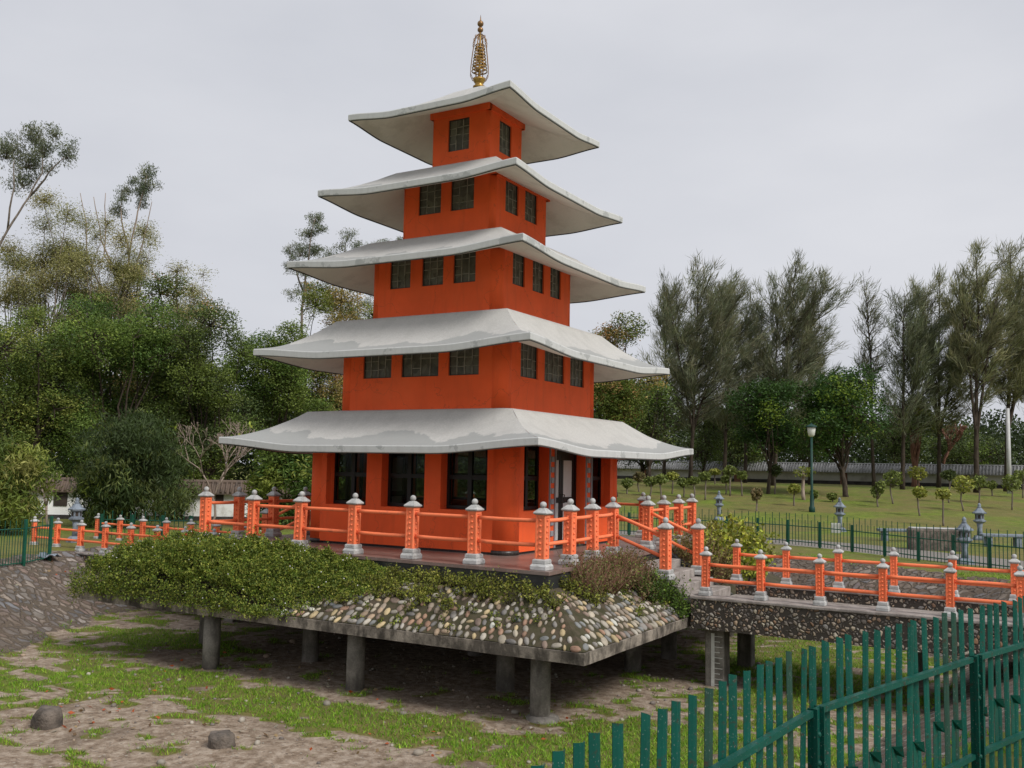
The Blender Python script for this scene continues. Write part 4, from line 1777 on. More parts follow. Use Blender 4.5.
# low benches on the path beyond the fence
for (px, py, lb) in ((898, 541, 'low grey stone bench on the path left of the dark stone block'), (1003, 547, 'low grey stone bench on the path right of the lanterns')):
    q = ground_at(px, py)
    root = empty('stone_bench', q, .4, lb, 'bench', 'low stone benches beside the path')
    m = MB(); m.box((-.75, -.22, .36), (.75, .22, .46), 0, None, .02); m.build('seat', MAT['lantern'], root)
    for sx in (-.5, .5):
        m = MB(); m.box((sx - .1, -.18, -.1), (sx + .1, .18, .359), 0, None, .015); m.build('leg', MAT['lantern'], root)
q = ground_at(836, 533)
m = MB()
m.box((-.2, -.03, 0), (.2, .03, .42), 0, None, .01)
o = m.build('white_board', MAT['white_paint'])
o.location = q
tag(o, 'small blank white board at the foot of a stone lantern', 'board')
# crumpled pale sheet on the bank by the left bridge
q = ground_at(46, 557)
m = MB()
vs, fs = [], []
for j in range(7):
    for i in range(9):
        u, v = i / 8 - .5, j / 6 - .5
        vs.append((u * .75, v * .45, .10 + .13 * mnoise.noise(Vector((u * 5, v * 6, 2))) - .15 * abs(v)))
for j in range(6):
    for i in range(8): fs.append((j * 9 + i, j * 9 + i + 1, j * 9 + i + 10, j * 9 + i + 9))
m.add(vs, fs, 0, True)
o = m.build('plastic_sheet', MAT['lantern'])
o.location = q
sol = o.modifiers.new('thickness', 'SOLIDIFY'); sol.thickness = .012
tag(o, 'crumpled grey plastic sheet on the bank below the left footbridge', 'plastic sheet')
# ------------------------------------------------------------------ vegetation helpers
def rot_about(v, k, a):
    return v * math.cos(a) + k.cross(v) * math.sin(a) + k * k.dot(v) * (1 - math.cos(a))


def wander(p, q, n, amp, rng, sag=0.0):
    p, q = Vector(p), Vector(q)
    L = (q - p).length
    pts = []
    off = Vector((0, 0, 0))
    for i in range(n + 1):
        t = i / n
        off = off + Vector((rng.gauss(0, 1), rng.gauss(0, 1), rng.gauss(0, .6))) * amp * L / n
        w = math.sin(math.pi * t)
        pts.append(p.lerp(q, t) + off * w + Vector((0, 0, -sag * L * w)))
    return pts


def leaf_cloud(centres, per, spread, droop, rng, up=.25):
    """leaf positions and axes scattered round clump centres"""
    n = len(centres)
    c = np.repeat(centres, per, 0)
    off = np.clip(rng.normal(0, 1, (n * per, 3)), -1.5, 1.5) * np.array([spread, spread, spread * .7])
    pos = c + off
    ax = rng.normal(0, 1, (n * per, 3))
    ax[:, 2] = ax[:, 2] * .6 - droop
    return pos, ax, np.repeat(np.arange(n), per)


def broad_tree(name, label, group, x, y, H, rx, cb, n_leaf, size, cols, seed, ry=None, trunk=.2, bark='bark', per=34, spread=.33, droop=.25,
               K=18, br=.34, lean=(0, 0), aspect=.45, limbs=True, twigs=0, cat='tree', pick_bias=None, z0=None, multi=1, outer=.6, blobs=None, extra=None):
    rng = np.random.default_rng(seed)
    prng = random.Random(seed)
    ry = ry or rx
    zg = (G(x, y) if z0 is None else z0)
    root = empty(name, (x, y, zg), 0, label, cat, group)
    cz, hz = (H + cb) / 2, (H - cb) / 2
    if blobs is None:
        d = unit(rng.normal(size=(K, 3)))
        rr = rng.uniform(0, 1, (K, 1)) ** .45
        b = d * rr * np.array([rx * (1 - br * .75), ry * (1 - br * .75), hz * (1 - br * .6)])
        b[:, 2] += cz
        b[:, 0] += lean[0] * (b[:, 2] / H)
        b[:, 1] += lean[1] * (b[:, 2] / H)
        brad = br * min(rx, hz * 1.2) * rng.uniform(.7, 1.35, K)
    else:
        b = np.array([q[:3] for q in blobs], float)
        brad = np.array([q[3] for q in blobs], float)
        K = len(b)
    m = MB()
    if limbs:
        for t in range(multi):
            bx, by = (0, 0) if multi == 1 else (prng.uniform(-.5, .5), prng.uniform(-.5, .5))
            th = cb * prng.uniform(.75, 1.0) + .25 * hz
            tp = Vector((lean[0] * th / H + prng.uniform(-.2, .2) * (1 + multi * .6), lean[1] * th / H + prng.uniform(-.2, .2) * (1 + multi), th))
            pts = wander((bx, by, -.25), tp, 7, .10, prng)
            m.tube(pts, [trunk * (1.25 if i == 0 else 1) * (1 - .45 * i / 7) for i in range(8)], 9)
            for i in range(t, K, multi):
                q = Vector(b[i])
                k0 = prng.randrange(4, 8)
                s = pts[k0]
                if q.z < s.z: s = pts[max(2, k0 - 3)]
                lp = wander(s, q, 6, .13, prng, .06)
                r0 = trunk * prng.uniform(.30, .5)
                m.tube(lp, [r0 * (1 - .8 * j / 6) for j in range(7)], 6)
                for j in range(twigs):
                    a = lp[prng.randrange(2, 7)]
                    e = a + Vector((prng.gauss(0, 1), prng.gauss(0, 1), prng.gauss(.5, .6))).normalized() * brad[i] * prng.uniform(.6, 1.35)
                    m.tube(wander(a, e, 4, .18, prng), [r0 * .30, r0 * .24, r0 * .18, r0 * .12, r0 * .06], 4)
    # leaf clumps on the blobs
    nc = max(4, int(n_leaf / per))
    wgt = brad ** 2 / np.sum(brad ** 2)
    who = rng.choice(K, nc, p=wgt)
    d = unit(rng.normal(size=(nc, 3)) + np.array([0, 0, .22]))
    cen = b[who] + d * (brad[who] * rng.uniform(outer, 1.12, nc))[:, None] * np.array([1, 1, .85])
    cen[:, 2] = np.maximum(cen[:, 2], .15)
    if limbs and cat == 'tree':
        for i in rng.choice(nc, min(nc, 260), replace=False):
            a_, e_ = Vector(b[who[i]]), Vector(cen[i])
            m.tube([a_, a_.lerp(e_, .5) + Vector((prng.gauss(0, .1), prng.gauss(0, .1), prng.gauss(0, .1))), e_, e_ + (e_ - a_) * .12], [.035, .026, .015, .007], 4)
    if limbs: m.build('trunk', MAT[bark], root)
    pos, ax, wc = leaf_cloud(cen, per, spread, droop, rng)
    n = len(pos)
    C = np.array(cols, float)
    p = None if pick_bias is None else np.array(pick_bias) / sum(pick_bias)
    blob_pick = rng.choice(len(C), K, p=p)
    ck = np.where(rng.random(nc) < .55, blob_pick[who], rng.choice(len(C), nc, p=p))
    tone = np.exp(rng.normal(0, .22, nc))
    col = C[ck][wc] * tone[wc][:, None] * np.exp(rng.normal(0, .16, (n, 1)))
    leaves('crown' if cat == 'tree' else 'foliage', pos, ax, size * rng.uniform(.7, 1.3, n), size * aspect * rng.uniform(.7, 1.3, n), np.clip(col, .004, .8), MAT['leaf'], root, rng)
    return root


GREEN = [(.115, .165, .036), (.165, .215, .046), (.07, .11, .028), (.235, .26, .06)]
LUSH = [(.09, .155, .034), (.13, .195, .040), (.06, .11, .026), (.18, .24, .048)]
OLIVE = [(.27, .27, .10), (.34, .32, .14), (.20, .21, .08), (.37, .32, .15)]
RUST = [(.13, .165, .036), (.18, .21, .048), (.32, .18, .075), (.085, .12, .028), (.34, .26, .09)]
DARK = [(.07, .10, .034), (.095, .13, .042), (.052, .08, .028), (.12, .15, .045)]
EUC = [(.13, .155, .095), (.165, .185, .115), (.10, .125, .08), (.19, .195, .13)]
CAS = [(.16, .18, .115), (.20, .21, .135), (.125, .145, .095), (.22, .215, .14), (.19, .175, .115)]

# ---- big trees of the left thicket
GL = 'broad bushy trees of the left thicket'
def lt(px, top, depth, hw, cbz, n, seed, label, cols, **kw):
    x, y = spot(px, depth)
    zg = G(x, y)
    H = (top_z(px, top, depth) - zg) * 1.10
    w = hw * depth / FPX * 1.06
    cbz *= .5
    return broad_tree('bushy_tree', label, GL, x, y, H, w, cbz, int(n * 2.3), kw.pop('size', .13), cols, seed, per=44, spread=.27, br=.30, **kw)


lt(22, 292, 47, 80, 2.2, 26000, 21, 'broad green bushy tree at the left edge behind the rounded bamboo bush', GREEN, trunk=.22, K=22, multi=2)
lt(108, 300, 49, 75, 2.6, 26000, 22, 'wide dark green tree above the drooping dark bush left of the bare frangipani', LUSH, trunk=.22, K=22, multi=2)
lt(160, 278, 55, 62, 3.0, 18000, 23, 'taller tree with rust brown leaf tips rising behind the left thicket', RUST, trunk=.2, K=18)
lt(205, 306, 50, 62, 2.4, 22000, 24, 'dense dark tree directly behind the bare frangipani and the white wall', DARK + GREEN[:2], trunk=.22, K=20, multi=2)
lt(268, 312, 53, 55, 2.2, 20000, 25, 'bushy green tree right behind the left tip of the second roof', LUSH[:2] + GREEN[:2], trunk=.2, K=18)
lt(318, 282, 57, 52, 3.0, 16000, 26, 'brown flecked tree showing between the pagoda wall and the third roof tip', RUST, trunk=.2, K=16)
lt(-60, 300, 48, 60, 2.2, 8000, 27, 'bushy green tree partly cut by the left picture edge', GREEN, trunk=.22, K=14)
lt(372, 300, 60, 50, 2.5, 8000, 28, 'green tree hidden behind the middle of the pagoda', GREEN, trunk=.22, K=14)

# ---- pale feathery trees behind them
GP = 'pale feathery trees behind the left thicket'
def ft(px, top, depth, hw, cbz, n, seed, label, **kw):
    x, y = spot(px, depth)
    zg = G(x, y)
    H = top_z(px, top, depth) - zg
    return broad_tree('feathery_tree', label, GP, x, y, H * 1.10, hw * depth / FPX * 1.15, cbz, int(n * 6.0), .11, OLIVE, seed, trunk=.2, bark='bark_grey', per=20, spread=.40, K=44, br=.24, twigs=5, droop=.35, outer=.1, **kw)


ft(30, 196, 62, 48, 5.0, 11000, 31, 'pale olive feathery tree with rounded top at the far left above the thicket', multi=2)
ft(84, 214, 64, 46, 5.0, 9500, 32, 'pale olive feathery tree with bare twigs in the middle of the left skyline', multi=2)
ft(124, 228, 66, 34, 5.0, 7500, 33, 'yellowish thin feathery tree right of the other pale trees', multi=2)
ft(178, 262, 68, 32, 4.0, 3500, 34, 'small wispy tree sticking out above the rust tipped tree')


# ---- eucalyptus: long bare stems with leaf clusters on top
def euc(px_base, depth, clusters, stems, seed, label, n=3800, cols=EUC, bark='bark_grey', r=.16):
    """clusters: (px, py, radius px); stems: lists of (px, py) from low to high"""
    x, y = spot(px_base, depth)
    zg = G(x, y)
    root = empty('eucalyptus', (x, y, zg), 0, label, 'tree', 'tall thin eucalyptus trees on the left skyline')
    prng = random.Random(seed)
    rng = np.random.default_rng(seed)
    def W3(px, py, dd=0.0):
        sx, sy = spot(px, depth + dd)
        return Vector((sx - x, sy - y, top_z(px, py, depth + dd) - zg))
    m = MB()
    for st in stems:
        dd = 0
        pts = []
        for (a, b) in st:
            pts.append(W3(a, b, dd))
            dd += prng.uniform(-.5, .5)
        fine = []
        for i in range(len(pts) - 1): fine += wander(pts[i], pts[i + 1], 4, .06, prng)[:-1]
        fine.append(pts[-1])
        k = len(fine)
        m.tube(fine, [r * (1 - .85 * i / (k - 1)) * (1 if st is stems[0] else .55) + .012 for i in range(k)], 6)
    cen = []
    for (a, b, rr) in clusters:
        c = W3(a, b, prng.uniform(-1, 1))
        rad = rr * depth / FPX
        nn = max(5, int(rr * rr * .16))
        for _ in range(nn):
            d = Vector((prng.gauss(0, 1), prng.gauss(0, 1), prng.gauss(0, 1))).normalized() * rad * prng.uniform(.15, 1)
            cen.append(c + d)
            if prng.random() < .35: m.tube(wander(c - Vector((0, 0, rad * .5)), c + d, 3, .15, prng), [.03, .022, .015, .008], 4)
    m.build('trunk', MAT[bark], root)
    cen = np.array(cen)
    per = max(8, int(n * 1.7 / len(cen)))
    pos, ax, wc = leaf_cloud(cen, per, .24, 1.0, rng)
    N = len(pos)
    C = np.array(cols)
    col = C[rng.integers(0, len(C), len(cen))][wc] * np.exp(rng.normal(0, .25, (N, 1)))
    leaves('crown', pos, ax, rng.uniform(.12, .24, N), rng.uniform(.035, .06, N), np.clip(col, .004, .8), MAT['leaf'], root, rng)
    return root


euc(-30, 58, [(14, 128, 15), (35, 122, 10), (25, 142, 13), (48, 144, 12), (8, 152, 16), (4, 172, 16), (30, 160, 8), (54, 136, 6), (-14, 140, 20), (10, 118, 8)],
    [[(-44, 500), (-38, 390), (-30, 300), (-8, 225), (12, 190), (24, 165), (22, 140)], [(12, 190), (30, 165), (46, 148)], [(-8, 225), (-4, 180), (-6, 150)]], 41, 'tall dark leafed eucalyptus leaning in from the upper left corner', 5200, r=.11)
euc(120, 66, [(131, 166, 9), (134, 178, 9), (126, 186, 8), (128, 198, 6), (108, 190, 7), (104, 204, 8), (112, 182, 5), (120, 172, 5)],
    [[(112, 500), (111, 410), (112, 330), (118, 250), (124, 205), (131, 168)], [(118, 250), (108, 215), (107, 184)], [(114, 300), (128, 250), (138, 195)], [(115, 285), (88, 235), (78, 190)], [(115, 292), (92, 250), (90, 186)], [(112, 330), (74, 250), (64, 186)]],
    42, 'thin eucalyptus with bare whippy stems and small leaf tufts on the left skyline', 2600, bark='bark_pale', r=.12)
euc(300, 84, [(306, 214, 10), (300, 228, 10), (310, 224, 8), (292, 246, 12), (306, 246, 11), (284, 262, 8), (296, 268, 9), (280, 246, 6), (300, 285, 9), (286, 292, 7)],
    [[(298, 480), (297, 340), (298, 270), (306, 212)], [(298, 290), (286, 262), (281, 246)]], 43, 'grey green eucalyptus rising left of the third roof tip', 5200)
euc(338, 86, [(340, 230, 9), (334, 240, 9), (350, 242, 10), (322, 252, 10), (336, 258, 10), (352, 256, 8), (325, 270, 9), (345, 272, 8), (330, 300, 12), (350, 310, 14), (340, 330, 13), (360, 330, 12), (362, 300, 10)],
    [[(333, 480), (334, 340), (338, 270), (340, 230)], [(355, 500), (352, 350), (352, 250)]], 44, 'grey green eucalyptus showing above the middle of the third roof', 6000)
euc(385, 88, [(372, 246, 9), (384, 242, 8), (394, 240, 8), (366, 258, 8), (380, 256, 9)],
    [[(378, 480), (378, 340), (378, 260)]], 45, 'eucalyptus crown peeping over the third roof beside the pagoda wall', 2600)

# ---- broad trees right of the pagoda
x, y = spot(612, 60); zg = G(x, y)
broad_tree('bushy_tree', 'dense tree with brownish leaf tips just right of the pagoda walls', None, x, y, top_z(612, 304, 60) - zg, 52 * 60 / FPX, 2.2, 42000, .15, RUST + GREEN[:2], 51, trunk=.22, K=24, multi=2, per=44, spread=.3, br=.3)
x, y = spot(650, 68); zg = G(x, y)
broad_tree('bushy_tree', 'low dark green tree behind the right tip of the first roof', None, x, y, top_z(650, 372, 68) - zg, 38 * 68 / FPX, 1.6, 9000, .2, DARK + LUSH[:2], 52, trunk=.18, K=14)
BRIGHT = [(.045, .098, .024), (.036, .08, .02), (.06, .12, .026), (.22, .31, .045)]
x, y = spot(768, 64); zg = G(x, y)
broad_tree('shade_tree', 'round dark tree with yellow green shoots left of the street lamp', None, x, y, top_z(768, 368, 64) - zg, 40 * 64 / FPX, 1.9, 15000, .19, BRIGHT, 53, trunk=.14, K=18, pick_bias=[4, 4, 3, 1], bark='bark')
x, y = spot(846, 63); zg = G(x, y)
broad_tree('shade_tree', 'broad dark shade tree with yellow green shoots right of the street lamp', None, x, y, top_z(846, 358, 63) - zg, 56 * 63 / FPX, 1.9, 24000, .19, BRIGHT, 54, trunk=.19, K=24, pick_bias=[4, 4, 3, 1], bark='bark')


# ---- casuarinas
def casuarina(px, top, depth, hw, seed, label, lean=0.0, dens=1.0, trunk=.16, low=.18, sparse_top=.0, cols=CAS, fork=0, broad=0.0):
    hw *= 1.22
    x, y = spot(px, depth)
    zg = G(x, y)
    H = top_z(px, top, depth) - zg
    Wd = hw * depth / FPX
    root = empty('casuarina', (x, y, zg), 0, label, 'tree', 'tall wispy casuarinas on the right lawn')
    prng = random.Random(seed)
    rng = np.random.default_rng(seed)
    rightv = Vector((math.cos(YAW), math.sin(YAW), 0))
    m = MB()
    stems = []
    for t in range(1 + fork):
        tip = rightv * (lean * Wd + (0 if t == 0 else prng.choice((-1, 1)) * Wd * .45)) + Vector((prng.uniform(-.4, .4), prng.uniform(-.4, .4), H * (1 if t == 0 else prng.uniform(.72, .9))))
        base = Vector((0, 0, -.3)) if t == 0 else stems[0][3]
        pts = wander(base, tip, 12, .035, prng)
        pts[-1] = tip
        rr = trunk * (1 if t == 0 else .6)
        m.tube(pts, [rr * (1.2 if i == 0 and t == 0 else 1) * (1 - .93 * (i / 12) ** .9) + .012 for i in range(13)], 8)
        stems.append(pts)
    starts, ends, tone = [], [], []
    nb = int((56 + H * 3.1) * dens)
    for k in range(nb):
        st = stems[k % len(stems)]
        t = prng.uniform(low, 1.0) ** (.85)
        if k % len(stems): t = prng.uniform(.15, 1)
        i = min(11, int(t * 12))
        p = st[i].lerp(st[i + 1], t * 12 - i)
        rel = max(.02, p.z / H)
        prof = (math.sin(min(1, (1.04 - rel) / .62) * math.pi / 2)) * (1 if rel > .35 else .55 + rel * 1.2)
        prof = prof * (1 - broad) + broad * min(1, max(.02, (1.03 - rel) / .34)) ** .6 * (1 if rel > .3 else .7)
        L = Wd * prof * prng.uniform(.45, 1.3) + .4
        a = prng.uniform(0, 2 * math.pi)
        elev = prng.uniform(.40, .95) + .40 * rel
        d = Vector((math.cos(a) * math.cos(elev), math.sin(a) * math.cos(elev), math.sin(elev)))
        q = p + d * L + rightv * L * .18
        bp = wander(p, q, 5, .10, prng, .05)
        r0 = .012 + .028 * L / max(Wd, .1)
        m.tube(bp, [r0 * (1 - .8 * j / 5) for j in range(6)], 4)
        nt = max(3, int(L * 6.6))
        bt = math.exp(prng.gauss(0, .22))
        for _ in range(nt):
            f = prng.uniform(.22, 1.0)
            if prng.random() < .12 + (.45 if rel > 1 - sparse_top else 0): continue
            j = min(4, int(f * 5))
            s = bp[j].lerp(bp[j + 1], f * 5 - j)
            dd = (bp[j + 1] - bp[j]).normalized()
            for _ in range(9):
                w = (dd * prng.uniform(.5, 1.2) + Vector((prng.gauss(0, .40), prng.gauss(0, .40), prng.gauss(.22, .42))) + rightv * .22).normalized()
                o = s + Vector((prng.gauss(0, .17), prng.gauss(0, .17), prng.gauss(0, .17)))
                starts.append(o)
                ends.append(o + w * prng.uniform(.35, .95))
                tone.append(bt)
    m.build('trunk', MAT['bark'], root)
    s, e = np.array(starts), np.array(ends)
    n = len(s)
    tone = np.array(tone)
    cl = rng.integers(0, len(cols), max(1, n // 9 + 1))
    col = np.array(cols)[np.repeat(cl, 9)[:n]] * tone[:, None] * np.exp(rng.normal(0, .18, (n, 1)))
    leaves('crown', (s + e) / 2, e - s, np.linalg.norm(e - s, axis=1), rng.uniform(.022, .050, n), np.clip(col, .004, .6), MAT['needle'], root, rng)
    return root


CW = [(.18, .19, .105), (.23, .225, .125), (.145, .16, .09), (.26, .24, .14)]
casuarina(690, 260, 70, 40, 61, 'tallest casuarina nearest the pagoda, with two wispy tips', .15, 1.3, fork=2, broad=.4)
casuarina(664, 296, 78, 30, 62, 'slim casuarina half hidden between the pagoda tree and the tallest near casuarina', -.1, .8)
casuarina(724, 286, 74, 28, 63, 'narrow grey casuarina with a thin tip between two broader ones', .1, .9)
casuarina(745, 300, 80, 26, 64, 'short thin casuarina just left of the wind swept one', .2, .8)
casuarina(772, 262, 72, 40, 65, 'wind swept casuarina whose top leans right above the round shade tree', .55, 1.2, fork=2, broad=.4)
casuarina(810, 312, 76, 17, 66, 'bushy brownish casuarina on the right flank of the wind swept one', .1, .9, cols=CW)
casuarina(874, 278, 72, 19, 67, 'sparse casuarina with open thin top standing alone right of the gap of sky', -.15, .62, sparse_top=.4, trunk=.13)
casuarina(902, 290, 70, 34, 68, 'dark casuarina right of the sparse open topped one', .05, 1.0, cols=CAS[:3], fork=1, broad=.4)
casuarina(938, 270, 74, 34, 69, 'brownish casuarina on the left of the tall right hand group', .1, .95, cols=CW, fork=2, broad=.6)
casuarina(976, 252, 68, 36, 70, 'tall dark trunked casuarina in the middle of the right hand group', .0, 1.0, cols=CW, fork=2, trunk=.19, low=.3, broad=.75)
casuarina(1006, 246, 70, 40, 71, 'tall casuarina at the right picture edge beside the pale pole', .25, 1.0, cols=CW, fork=2, trunk=.2, low=.3, broad=.75)
casuarina(1052, 255, 72, 36, 72, 'casuarina cut by the right picture edge', .0, .8, cols=CW)
for (px, top, dep_, hw, sd, lb) in ((703, 388, 84, 38, 56, 'low dark tree filling the space under the tallest near casuarina'), (903, 404, 84, 34, 57, 'low green tree behind the boundary wall right of the shade tree'),
                                    (968, 412, 86, 44, 58, 'low broad green tree behind the wall near the right edge'), (640, 420, 80, 30, 59, 'small dark green tree just beyond the right tip of the first roof'),
                                    (738, 396, 88, 34, 45, 'dark tree filling the gap behind the round shade tree'), (806, 398, 90, 34, 46, 'dark tree behind the street lamp, between the two shade trees')):
    x, y = spot(px, dep_); zg = G(x, y)
    broad_tree('bushy_tree', lb, None, x, y, top_z(px, top, dep_) - zg, hw * dep_ / FPX, .8, 11000, .19, DARK + GREEN[:1], sd, trunk=.16, K=14)
# leaning forked tree and bare reddish tree by the boundary wall
x, y = spot(917, 76); zg = G(x, y)
broad_tree('forked_tree', 'brown forked tree leaning behind the boundary wall roof', None, x, y, 7.5, 2.2, 4.0, 5000, .2, GREEN, 73, trunk=.22, bark='bark_red', multi=2, K=10)


def bare_tree(name, label, x, y, H, spreadw, seed, bark, gen=5, r0=.07, z0=None, leafcols=None, nleaf=0, fork=.52, up=.35):
    prng = random.Random(seed)
    zg = G(x, y) if z0 is None else z0
    root = empty(name, (x, y, zg), 0, label, 'tree')
    m = MB()
    tips = []
    def grow(p, d, L, r, g):
        q = p + d * L
        m.tube(wander(p, q, 4, .10, prng), [r, r * .95, r * .9, r * .85, r * .8], 6)
        if g == 0:
            tips.append(q)
            return
        for _ in range(2 if prng.random() < .55 else 3):
            ax = Vector((prng.gauss(0, 1), prng.gauss(0, 1), prng.gauss(0, .4))).normalized()
            nd = (d + ax * fork * prng.uniform(.7, 1.4) * spreadw + Vector((0, 0, up * .35))).normalized()
            grow(q, nd, L * prng.uniform(.62, .82), r * .72, g - 1)
    grow(Vector((0, 0, -.2)), Vector((prng.gauss(0, .06), prng.gauss(0, .06), 1)).normalized(), H * .30, r0, gen)
    m.build('trunk', MAT[bark], root)
    if nleaf:
        rng = np.random.default_rng(seed)
        T = np.array([tips[prng.randrange(len(tips))] for _ in range(nleaf)])
        pos = np.repeat(T, 5, 0) + rng.normal(0, .07, (nleaf * 5, 3))
        ax = rng.normal(0, 1, (nleaf * 5, 3))
        leaves('leaf_tuft', pos, ax, rng.uniform(.16, .26, len(pos)), rng.uniform(.06, .09, len(pos)), palette(len(pos), leafcols, rng), MAT['leaf'], root, rng)
    return root


x, y = spot(214, 38.5)
bare_tree('frangipani', 'bare pinkish grey frangipani with forked twigs left of the first roof tip', x, y, 4.5, 1.1, 88, 'bark_pale', 6, .055, None, [(.25, .32, .04), (.33, .36, .06)], 3)
x, y = spot(52, 36.5)
bare_tree('frangipani', 'small bare frangipani branch with one green tuft above the rounded bush', x, y, 3.4, .9, 84, 'bark_pale', 3, .06, None, [(.14, .2, .03), (.2, .26, .05)], 4)
x, y = spot(946, 84)
bare_tree('bare_tree', 'leafless reddish tree behind the boundary wall', x, y, 6.5, .8, 83, 'bark_red', 5, .16)


# ---- bushes on the left bank (bamboo like, drooping narrow leaves)
def bush(name, label, px, top, base_depth, hw, n, seed, cols, ln=.24, asp=.2, droop=.9, K=14, group=None, lift=0.0):
    x, y = spot(px, base_depth)
    zg = G(x, y)
    H = top_z(px, top, base_depth) - zg
    w = hw * base_depth / FPX
    prng = random.Random(seed)
    bl = []
    for _ in range(K):
        a = prng.uniform(0, 6.283); r_ = w * .62 * prng.random() ** .5
        z = prng.uniform(.10, .80) * H
        sh = math.sqrt(max(.15, 1 - (z / H - .35) ** 2 * 1.6))
        bl.append((r_ * math.cos(a) * sh * 1.1, r_ * math.sin(a) * sh * .9, z, w * prng.uniform(.20, .42)))
    return broad_tree(name, label, group, x, y, H, w, .3, n, ln, cols, seed, per=26, spread=.20, droop=droop, aspect=asp, blobs=bl, trunk=.05, cat='bush', multi=3, outer=.75)


BAM = [(.16, .20, .036), (.21, .24, .05), (.11, .15, .03), (.25, .245, .075), (.085, .125, .026)]
BAMD = [(.050, .078, .026), (.066, .098, .032), (.038, .060, .020), (.11, .135, .04)]
GBU = 'leafy bushes in front of the white garden wall'
bush('bamboo_bush', 'rounded yellowish green bamboo bush at the left edge behind the green fence', 10, 434, 33.0, 48, 16000, 91, BAM, K=26, group=GBU)
bush('bamboo_bush', 'big dark drooping bamboo bush between the two white wall sections', 132, 402, 37.5, 64, 24000, 92, BAMD, .25, .17, 1.3, 32, GBU)
bush('bamboo_bush', 'lower dark bush just right of the stone lantern', 104, 455, 36.8, 30, 5500, 93, BAMD + BAM[:1], .24, .18, 1.1, 10, GBU)
bush('leafy_bush', 'bright green leafy bush hiding the right end of the white wall', 276, 428, 38.0, 40, 8000, 94, LUSH + BAM[:2], .2, .32, .5, 14, GBU)
bush('leafy_bush', 'green bush behind the left steps beside the pagoda wall', 312, 440, 38.5, 30, 4500, 95, LUSH, .2, .32, .5, 10, GBU)
bush('leafy_bush', 'low dark shrub under the trees left of the frangipani', 176, 440, 42.0, 36, 5000, 96, DARK, .2, .32, .5, 10, GBU)


# ---- far woods as backdrops
def woods(name, label, l0, l1, d0, d1, htop, n, size, cols, seed):
    rng = np.random.default_rng(seed)
    lat = rng.uniform(l0, l1, n)
    dep = rng.uniform(d0, d1, n)
    hz = np.array([htop * (.72 + .30 * mnoise.noise(Vector((a * .09, b * .05, seed))) + .16 * mnoise.noise(Vector((a * .4, b * .2, seed)))) for a, b in zip(lat, dep)])
    z = hz * rng.uniform(0, 1, n) ** .75
    xy = np.array([plan(a, b) for a, b in zip(lat, dep)])
    pos = np.column_stack([xy, z - .5])
    ax = rng.normal(0, 1, (n, 3))
    C = np.array(cols)
    pk = np.array([int((mnoise.noise(Vector((a * .22, b * .22, c * .3))) * .5 + .5) * len(C) * .999) for a, b, c in zip(lat, dep, z)]).clip(0, len(C) - 1)
    col = C[pk] * np.exp(rng.normal(0, .22, (n, 1)))
    o = leaves(name, pos, ax, size * rng.uniform(.6, 1.3, n), size * .55 * rng.uniform(.7, 1.3, n), np.clip(col, .004, .6), MAT['leaf'], None, rng)
    tag(o, label, 'woodland', kind='stuff')
    return o


woods('far_woodland', 'dim green woodland behind the boundary wall on the right', -5, 90, 100, 116, 11.0, 150000, .37, [(.045, .07, .028), (.06, .09, .034), (.035, .055, .022), (.085, .115, .05), (.105, .13, .06)], 101)
woods('thicket_undergrowth', 'dark undergrowth filling the space beneath the left trees', -52, 2, 56, 72, 8.5, 95000, .32, DARK + GREEN[:1], 102)


# ---- topiary standards on the right lawn
def standard(x, y, zg, h, r_, rz_, seed, cols, label, crown_z, pale=False, n=420, lumps=1):
    root = empty('topiary_tree', (x, y, zg), 0, label, 'small tree', 'clipped standard trees on the right lawn')
    prng = random.Random(seed)
    rng = np.random.default_rng(seed)
    m = MB()
    m.tube(wander((0, 0, -.1), (prng.uniform(-.1, .1), prng.uniform(-.1, .1), crown_z), 5, .08, prng), [.055, .05, .045, .045, .04, .035] if not pale else [.13, .12, .11, .10, .09, .07], 6)
    cents = [(0, 0, crown_z, 1.0)]
    if lumps > 1: cents = [(-r_ * .4, 0, crown_z - rz_ * .3, .7), (r_ * .4, 0, crown_z + rz_ * .2, .8)]
    for _ in range(7):
        cx, cy, cz, k = prng.choice(cents)
        e = Vector((cx + prng.uniform(-.7, .7) * r_, cy + prng.uniform(-.7, .7) * r_, cz + prng.uniform(-.3, .5) * rz_))
        m.tube(wander((0, 0, crown_z - rz_ * 1.1), e, 3, .1, prng), [.03, .024, .018, .01], 4)
    m.build('trunk', MAT['bark_pale' if pale else 'bark_grey'], root)
    P_ = []
    for _ in range(n):
        cx, cy, cz, k = prng.choice(cents)
        d = Vector((prng.gauss(0, 1), prng.gauss(0, 1), prng.gauss(.15, 1))).normalized()
        q = 1 + .35 * mnoise.noise(d * 2.2 + Vector((seed, 0, 0)))
        f = prng.uniform(.55, 1.05) * k * q
        P_.append((cx + d.x * r_ * f, cy + d.y * r_ * f, cz + d.z * rz_ * f))
    P_ = np.array(P_)
    leaves('crown', P_, rng.normal(0, 1, (n, 3)), rng.uniform(.13, .24, n), rng.uniform(.08, .14, n), palette(n, cols, rng, .25), MAT['leaf'], root, rng)


